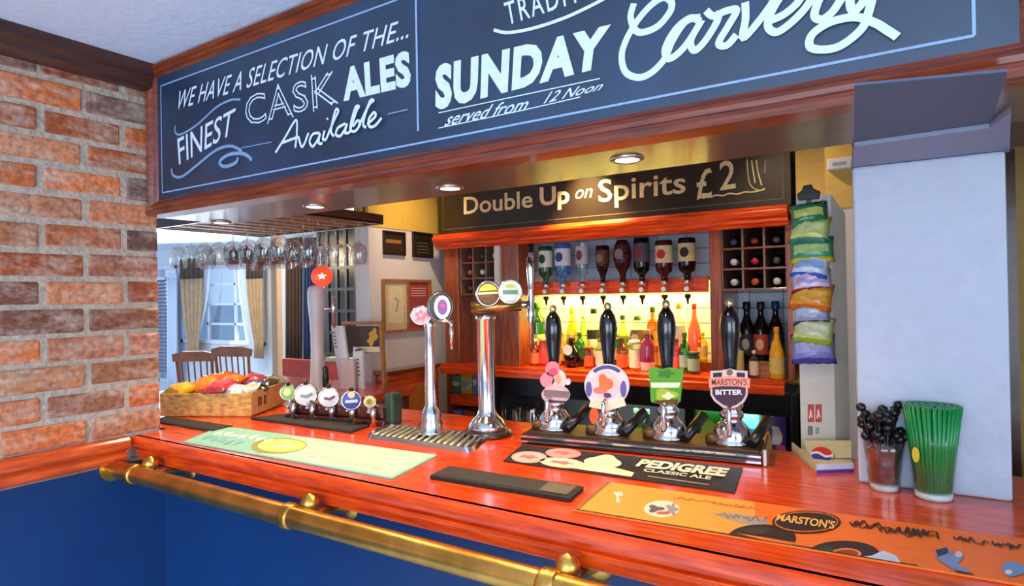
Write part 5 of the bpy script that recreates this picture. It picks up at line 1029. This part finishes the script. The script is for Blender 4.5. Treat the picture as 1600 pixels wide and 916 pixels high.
# ================================================================== FRAMED BOARD AND CARDS BEHIND THE FONT
yE = 1.16; cE = at(570, 606, y=yE); cE.z = ZB
ea = thing('display_easel', 'wooden framed display board with a gold emblem standing behind the beer font', 'display board', cE)
def EP(px, py, y=yE): return at(px, py, y=y)
def bar(a, b, w, name, m_, par, y=yE, d=.02):
    A, B = EP(*a, y), EP(*b, y); t_ = (B - A).normalized(); s_ = Vector((t_.z, 0, -t_.x)) * w / 2; bm = nb(); prism(bm, [A + s_, B + s_, B - s_, A - s_], (0, d, 0)); return obj(name, bm, m_, par, bevel=.002)
zb1 = proj((EP(598, 600).x, yE, ZB))[1]
bar((535, 503), (544, zb1), .016, 'stile', OAK, ea); bar((593, 503), (599, zb1), .018, 'stile', OAK, ea); bar((533, 505), (595, 505), .016, 'top_rail', OAK, ea, yE - .002)
bm = nb(); prism(bm, [EP(541, 552), EP(594, 552), EP(591, 510), EP(538, 510)], (0, .012, 0)); pn = obj('panel', bm, pm('dark_brown_panel', (70, 48, 30), .5, var=.3, scale=20), ea)
bm = nb(); bm.faces.new([bm.verts.new(EP(a, b, yE - .001)) for a, b in [(582 + 7 * math.cos(q) * (1 + .3 * math.cos(5 * q)) - 3 * math.sin(q), 527 + 13 * math.sin(q) * (1 + .18 * math.cos(4 * q))) for q in [2 * PI * i / 30 for i in range(30)]]]); obj('gold_emblem', bm, flat((214, 160, 50)), pn)
bm = nb(); prism(bm, [EP(556, 551, yE - .003), EP(594, 551, yE - .003), EP(593, 542, yE - .003), EP(556, 542, yE - .003)], (0, .002, 0)); obj('cream_strip', bm, CREAM, pn)
for lab, pts, yy, marks, tl in (('white printed card standing left of the framed board behind the font', ((531, 604), (548, 604), (536, 509), (517, 510)), 1.10, [((521, 520), (526, 548))], 0),
                         ('narrow white printed card standing in front of the framed board', ((548, 604), (568, 604), (566, 548), (552, 542)), 1.12, [((559, 562), (561, 592)), ((556, 548), (566, 546))], 0),
                         ('pale pink card stack low behind the font', ((533, 604), (553, 604), (552, 562), (528, 561)), 1.08, [], 0)):
    P = [at(a, b, y=yy) for a, b in pts]; dz = ZB - (P[0].z + P[1].z) / 2; P[0].z = P[1].z = ZB
    t = thing('menu_card', lab, 'card', (P[0] + P[1]) / 2); bm = nb(); prism(bm, P, (0, .012, 0)); cb = obj('card_body', bm, PAPER if 'pink' not in lab else flat((222, 196, 190)), t)
    for a, b in marks:
        bm = nb(); A, B = at(*a, y=yy), at(*b, y=yy)
        for k in range(5): ribbon(bm, [A * (1 - k / 5) + B * (k / 5) + Vector((-.008, 0, .003)), A * (1 - k / 5) + B * (k / 5) + Vector((.010, 0, -.002))], .006, N_)
        obj('printed_text', bm, flat((70, 70, 74)), cb)

# ================================================================== GLASS RACK WITH HANGING GLASSES
gx0, gx1, gy0, gy1, gz = -1.05, -.06, .64, 1.27, 1.915
rk = thing('glass_rack', 'dark wooden overhead rack from which the wine glasses hang above the bar return', 'glass rack', ((gx0 + gx1) / 2, (gy0 + gy1) / 2, gz))
for a in ((gx1 - .02, gx1, gy0, gy1), (gx0, gx0 + .02, gy0, gy1), (gx0 + .0205, gx1 - .0205, gy0, gy0 + .02), (gx0 + .0205, gx1 - .0205, gy1 - .02, gy1)):
    bm = nb(); box(bm, a[0], a[1], a[2], a[3], gz, gz + .05); obj('edge_rail', bm, DARKWOOD, rk, bevel=.002)
cols_n = 8; gap_ = (gx1 - gx0 - .06) / cols_n
for i in range(cols_n + 1):
    x = gx0 + .03 + gap_ * i; bm = nb(); box(bm, x - .030, x + .030, gy0 + .0205, gy1 - .0205, gz + .004, gz + .010); box(bm, x - .004, x + .004, gy0 + .0205, gy1 - .0205, gz + .010, gz + .030); obj('runner', bm, OAK, rk)
for x in (gx0 + .08, gx1 - .08):
    for y in (gy0 + .06, gy1 - .06): bm = nb(); tube(bm, [(x, y, gz + .045), (x, y, ZC)], .008, 8); obj('hanging_rod', bm, BRASS, rk)
gl0 = None; GH = .212
GM = glass('stemware_glass', (.985, .985, .98), .07, .06, top=.34)
for i in range(cols_n):
    for j in range(4):
        c = Vector((gx0 + .03 + gap_ * (i + .5), gy0 + .08 + .155 * j, gz + .0105))
        if gl0 is None:
            gl0 = thing('wine_glass', 'clear wine glass hanging upside down in the overhead rack', 'wine glass', c, 'wine glasses hanging in the rack')
            bm = nb(); lathe(bm, [(0, .003), (.030, .0015), (.033, 0), (.030, -.002), (.006, -.006)], c, n=20, caps=False); obj('foot', bm, GM, gl0)
            bm = nb(); lathe(bm, [(.006, -.006), (.0042, -.014), (.0036, -.05), (.0042, -.088), (.007, -.098)], c, n=12, caps=False); obj('stem', bm, GM, gl0)
            bm = nb(); lathe(bm, [(.006, -.098), (.022, -.106), (.038, -.126), (.043, -.152), (.041, -.180), (.035, -GH), (.034, -GH), (.0395, -.180), (.0415, -.152), (.0365, -.127), (.02, -.108), (0, -.103)], c, n=22, caps=False); obj('bowl', bm, GM, gl0)
        else: dup(gl0, c)

# ================================================================== SIDE WALL: PICTURES, CERTIFICATES, CABINET
def SP(px, py): return at(px, py, x=-.20)
def wall_frame(name, label, p0, p1, bw, fm, inner, cat='picture', panes=1):
    a, b = SP(*p0), SP(*p1); y0, y1, z1, z0 = a.y, b.y, (a.z + SP(p1[0], p0[1]).z) / 2, (b.z + SP(p0[0], p1[1]).z) / 2; x = -.199
    t = thing(name, label, cat, (x, (y0 + y1) / 2, z0)); bm = nb()
    box(bm, x, x + .016, y0, y1, z1 - bw, z1); box(bm, x, x + .016, y0, y1, z0, z0 + bw); box(bm, x, x + .016, y0, y0 + bw, z0 + bw, z1 - bw); box(bm, x, x + .016, y1 - bw, y1, z0 + bw, z1 - bw)
    for k in range(1, panes): y = y0 + (y1 - y0) * k / panes; box(bm, x, x + .016, y - bw / 2, y + bw / 2, z0 + bw, z1 - bw)
    obj('frame', bm, fm, t)
    for k in range(panes):
        ya = y0 + (y1 - y0) * k / panes + bw * (1 if k == 0 else .5); yb = y0 + (y1 - y0) * (k + 1) / panes - bw * (1 if k == panes - 1 else .5)
        bm = nb(); box(bm, x + .001, x + .006, ya, yb, z0 + bw, z1 - bw); o = obj('sheet', bm, inner[k], t)
        if panes == 2:
            bm = nb(); x_ = x + .0065
            if k == 0:
                box(bm, x_, x_ + .0005, ya + (yb - ya) * .18, yb - (yb - ya) * .15, z0 + .05, z1 - .04); o2 = obj('certificate', bm, CREAM, o)
                bm = nb(); ribbon(bm, [(x_ + .001, (ya + yb) / 2 - .01, z1 - .10), (x_ + .001, (ya + yb) / 2 + .02, z1 - .12), (x_ + .001, (ya + yb) / 2, z1 - .18)], .012, (1, 0, 0)); obj('printed_mark', bm, flat((170, 160, 150)), o)
            else:
                for q in range(4): ribbon(bm, [(x_, ya + .02, z1 - .05 - .014 * q), (x_, yb - .03, z1 - .05 - .014 * q)], .006, (1, 0, 0))
                obj('printed_text', bm, flat((226, 170, 160)), o)
        else:
            bm = nb(); x_ = x + .0065
            if 'left' in label: box(bm, x_, x_ + .0005, ya + .01, yb - .02, (z0 + z1) / 2, (z0 + z1) / 2 + .02); obj('picture_band', bm, flat((150, 100, 40)), o)
            else:
                for q in range(4): ribbon(bm, [(x_, ya + .03, z0 + .03 + .018 * q), (x_, yb - .03, z0 + .03 + .018 * q)], .005, (1, 0, 0))
                obj('printed_text', bm, flat((110, 96, 76)), o)
DKP = pm('dark_picture', (44, 36, 28), .4, var=.4, scale=14)
wall_frame('picture', 'small dark framed picture, left of two high on the white side wall', (597, 362), (631, 399), .008, pm('black_frame', (30, 24, 20), .4), [DKP])
wall_frame('picture', 'small dark framed picture, right of two high on the white side wall', (643, 364), (674, 403), .008, _m['black_frame'], [DKP])
wall_frame('certificate_frame', 'oak double frame with a certificate and a red sheet on the side wall', (595, 437), (672, 518), .014, OAK, [pm('beige_mount', (206, 190, 156), .7), pm('faded_red_sheet', (170, 70, 70), .6, var=.1)], 'certificate', 2)
cb = thing('side_cabinet', 'low red wooden cabinet with an orange panelled door against the side wall', 'cabinet', (-.10, 1.55, 0))
zc_ = SP(640, 571).z; bm = nb(); box(bm, -.199, -.105, 1.33, 1.74, 0, zc_ - .02); obj('cabinet_body', bm, REDY, cb, bevel=.003)
bm = nb(); box(bm, -.1995, -.09, 1.315, 1.742, zc_ - .019, zc_); obj('cabinet_top', bm, MAHOG, cb, bevel=.003)
bm = nb(); box(bm, -.1045, -.098, 1.42, 1.70, zc_ - .30, zc_ - .09); obj('door_panel', bm, pm('orange_oak_panel', (190, 110, 40), .35, var=.2, scale=10), cb, bevel=.003)
# lamps of the far room
for x, y, lb in ((-4.3, 3.1, 'round ceiling lamp in the far room near the window'), (-1.6, 2.9, 'round ceiling lamp in the far room above the settle')):
    lp = thing('ceiling_lamp', lb, 'ceiling light', (x, y, ZC - .06)); bm = nb(); lathe(bm, [(.16, .06), (.16, .04), (.15, .035)], (x, y, ZC - .06), n=24, caps=False); obj('rim', bm, BRASS, lp)
    bm = nb(); lathe(bm, [(.15, .036), (.12, .012), (.06, .001), (0, 0)], (x, y, ZC - .06), n=24, caps=False); obj('diffuser', bm, pm('lit_diffuser', (255, 226, 180), .5, emit=8, var=0), lp)
    d = bpy.data.lights.new('ceiling_lamp_light', 'POINT'); d.energy = 45; d.color = WARM2; d.shadow_soft_size = .12; o = bpy.data.objects.new('ceiling_lamp_light', d); COL.objects.link(o); o.location = (x, y, ZC - .25)
# small white sensor box on the jamb
c = at(1313, 258, y=1.25); sb = thing('sensor_box', 'small white sensor box high on the jamb left of the pillar', 'sensor', c)
bm = nb(); box(bm, c.x - .036, c.x + .040, 1.215, 1.2495, c.z - .018, c.z + .018); obj('box_body', bm, WHITE, sb, bevel=.004); bm = nb(); box(bm, c.x - .02, c.x + .02, 1.2135, 1.2148, c.z - .006, c.z + .004); obj('box_window', bm, flat((170, 176, 190)), sb)

# ================================================================== FAR ROOM
def curtain(label, pxs_top, pxs_mid, py_top, py_band, py_tie, py_bot, y, m_top, m_low, pxs_bot=None):
    t = thing('curtain', label, 'curtain', at(sum(pxs_top) / 2, py_bot, y=y)); pxs_bot = pxs_bot or pxs_mid
    def sheet(rows, m_, name):
        bm = nb(); n = 36; g = []
        for px0, px1, py in rows:
            A, B = at(px0, py, y=y), at(px1, py, y=y); A.z = B.z = (A.z + B.z) / 2; g.append([bm.verts.new(A * (1 - i / n) + B * (i / n) + Vector((0, .025 * math.sin(i / n * 2 * PI * 5), 0))) for i in range(n + 1)])
        for a, b in zip(g, g[1:]):
            for i in range(n): f = bm.faces.new((a[i], a[i + 1], b[i + 1], b[i])); f.smooth = True
        o = obj(name, bm, m_, t); so = o.modifiers.new('thickness', 'SOLIDIFY'); so.thickness = .006; return o
    T0, T1 = pxs_top; M0, M1 = pxs_mid; B0, B1 = pxs_bot
    sheet([(T0, T1, py_top), (T0, T1, py_band)], m_top, 'curtain_heading')
    lerp = lambda a, b, u: a + (b - a) * u
    rows = [(lerp(T0, M0, u ** 1.6), lerp(T1, M1, u ** 1.6), lerp(py_band, py_tie, u)) for u in (0, .25, .5, .75, 1)] + [(B0, B1, py_bot)]
    sheet(rows, m_low, 'curtain_drop')
    return t
BEIGE = pm('beige_curtain', (176, 150, 120), .85, var=.15, scale=12); DKB = pm('dark_brown_curtain_band', (74, 62, 58), .85, var=.15); SHEER = pm('white_sheer_curtain', (206, 222, 244), .85, var=.05)
curtain('beige curtain with dark heading at the left of the far window', (281, 317), (293, 311), 404, 436, 535, 560, YW - .12, DKB, BEIGE)
curtain('beige curtain with dark heading at the right of the far window', (384, 411), (398, 412), 404, 436, 535, 560, YW - .12, DKB, BEIGE)
curtain('white sheer curtain behind the left beige curtain of the far window', (300, 330), (300, 306), 414, 420, 545, 552, YW - .05, SHEER, SHEER)
curtain('white sheer curtain behind the right beige curtain of the far window', (372, 396), (392, 404), 414, 420, 545, 552, YW - .05, SHEER, SHEER)
curtain('white drop curtain at the narrow window beside the brick wall', (262, 277), (262, 277), 428, 434, 560, 640, YW - .12, SHEER, SHEER)
# slatted blind at the narrow window
bl = thing('window_blind', 'slatted blind at the narrow window next to the brick wall edge', 'blind', at(252, 620, y=YW - .1))
for k in range(26):
    z = 1.85 - k * .055; a, b = at(238, 500, y=YW - .1).x, at(262, 500, y=YW - .1).x; bm = nb(); prism(bm, [(a, YW - .13, z), (b, YW - .13, z), (b, YW - .10, z + .028), (a, YW - .10, z + .028)], (0, .003, .0)); obj('slat', bm, pm('violet_grey_slat', (120, 112, 140), .6), bl)
bm = nb(); tube(bm, [(a + .1, YW - .115, 1.9), (a + .1, YW - .115, .45)], .004, 6); tube(bm, [(b - .1, YW - .115, 1.9), (b - .1, YW - .115, .45)], .004, 6); box(bm, a, b, YW - .14, YW - .09, 1.88, 1.92); obj('blind_cord', bm, FARW, bl)
# curtains and dark screens right of the post
curtain('dark brown curtain hanging beside the post in the far room', (446, 472), (446, 472), 372, 378, 520, 566, 4.05, pm('dark_brown_drape', (62, 44, 36), .9, var=.2), _m['dark_brown_drape'])
curtain('navy blue curtain hanging right of the brown one in the far room', (474, 497), (474, 497), 372, 378, 520, 566, 4.05, pm('navy_drape', (24, 50, 92), .85, var=.2), _m['navy_drape'])
gp = thing('glazed_screen', 'dark glazed screen with small panes behind the pale beer tower', 'screen', at(522, 560, y=3.95))
xa, xb = at(498, 500, y=3.95).x, at(556, 500, y=3.95).x; za, zb_ = 0, at(520, 352, y=3.95).z
bm = nb()
for i in range(5): x = xa + (xb - xa) * i / 4; box(bm, x - .02, x + .02, 3.95, 3.99, za, zb_)
for j in range(7): z = .9 + (zb_ - .9) * j / 6; box(bm, xa, xb, 3.952, 3.988, z - .018, z + .018)
box(bm, xa, xb, 3.955, 3.985, 0, .9); obj('screen_frame', bm, pm('black_screen_frame', (34, 28, 26), .4), gp)
bm = nb(); box(bm, xa, xb, 3.966, 3.972, .9, zb_); obj('screen_pane', bm, pm('dim_pane', (44, 36, 30), .2, var=.3, scale=3), gp)
# red settle back
st = thing('settle', 'red wooden settle back with pale top rail behind the pale beer tower', 'bench', (-1.4, 2.0, 0))
xa, xb = at(441, 580, y=2.0).x, at(612, 580, y=2.0).x; z1 = at(530, 566, y=2.0).z
bm = nb(); box(bm, xa, min(xb, -.75), 2.0, 2.05, 0, z1); obj('settle_back', bm, pm('red_settle_panel', (222, 58, 24), .4, var=.3, scale=12), st, bevel=.004)
bm = nb(); box(bm, at(510, 560, y=2).x, min(xb, -.75), 1.99, 2.06, z1 + .001, z1 + .03); obj('top_rail', bm, CREAM, st, bevel=.003)
bm = nb(); box(bm, xa, min(xb, -.75), 2.051, 2.45, .42, .47); obj('settle_seat', bm, _m['red_settle_panel'], st)
# wooden chairs by the window
CHW = pm('brown_chair_wood', (150, 78, 40), .35, var=.25, scale=10, coat=.2)
def chair(label, c, rz, top):
    t = thing('dining_chair', label, 'chair', c, 'wooden chairs in the far room'); M = Matrix.Translation(c) @ Matrix.Rotation(rz, 4, 'Z'); o_ = []
    def part(name, fn): bm = nb(); fn(bm); [setattr(v, 'co', M @ v.co) for v in bm.verts]; return obj(name, bm, CHW, t, bevel=.003)
    part('seat', lambda b: box(b, -.21, .21, -.2, .2, .43, .46))
    for sx_, sy_ in ((-1, -1), (1, -1), (-1, 1), (1, 1)): part('leg', lambda b: tube(b, [(sx_ * .17, sy_ * .16, .43), (sx_ * .20, sy_ * .19, 0)], [.018, .014], 10))
    for sx_ in (-1, 1): part('back_post', lambda b: tube(b, [(sx_ * .18, -.18, .46), (sx_ * .20, -.24, top - .04)], .016, 10))
    part('crest_rail', lambda b: prism(b, [(x, -.255, z) for x, z in [(-.23, top - .11), (.23, top - .11), (.24, top - .03), (.12, top), (-.12, top), (-.24, top - .03)]], (0, .03, 0)))
    for i in range(5): x = -.13 + .065 * i; part('spindle', lambda b: tube(b, [(x, -.185, .46), (x * 1.1, -.24, top - .1)], .009, 8))
    return t
yc = 3.0
ca = at(322, 600, y=yc); ca.z = 0; cb2 = at(385, 600, y=yc + .1); cb2.z = 0
chair('wooden spindle-back chair, left of the two below the far window', ca, math.radians(30), at(320, 546, y=yc).z); chair('wooden spindle-back chair, right of the two below the far window', cb2, math.radians(20), at(385, 540, y=yc).z)
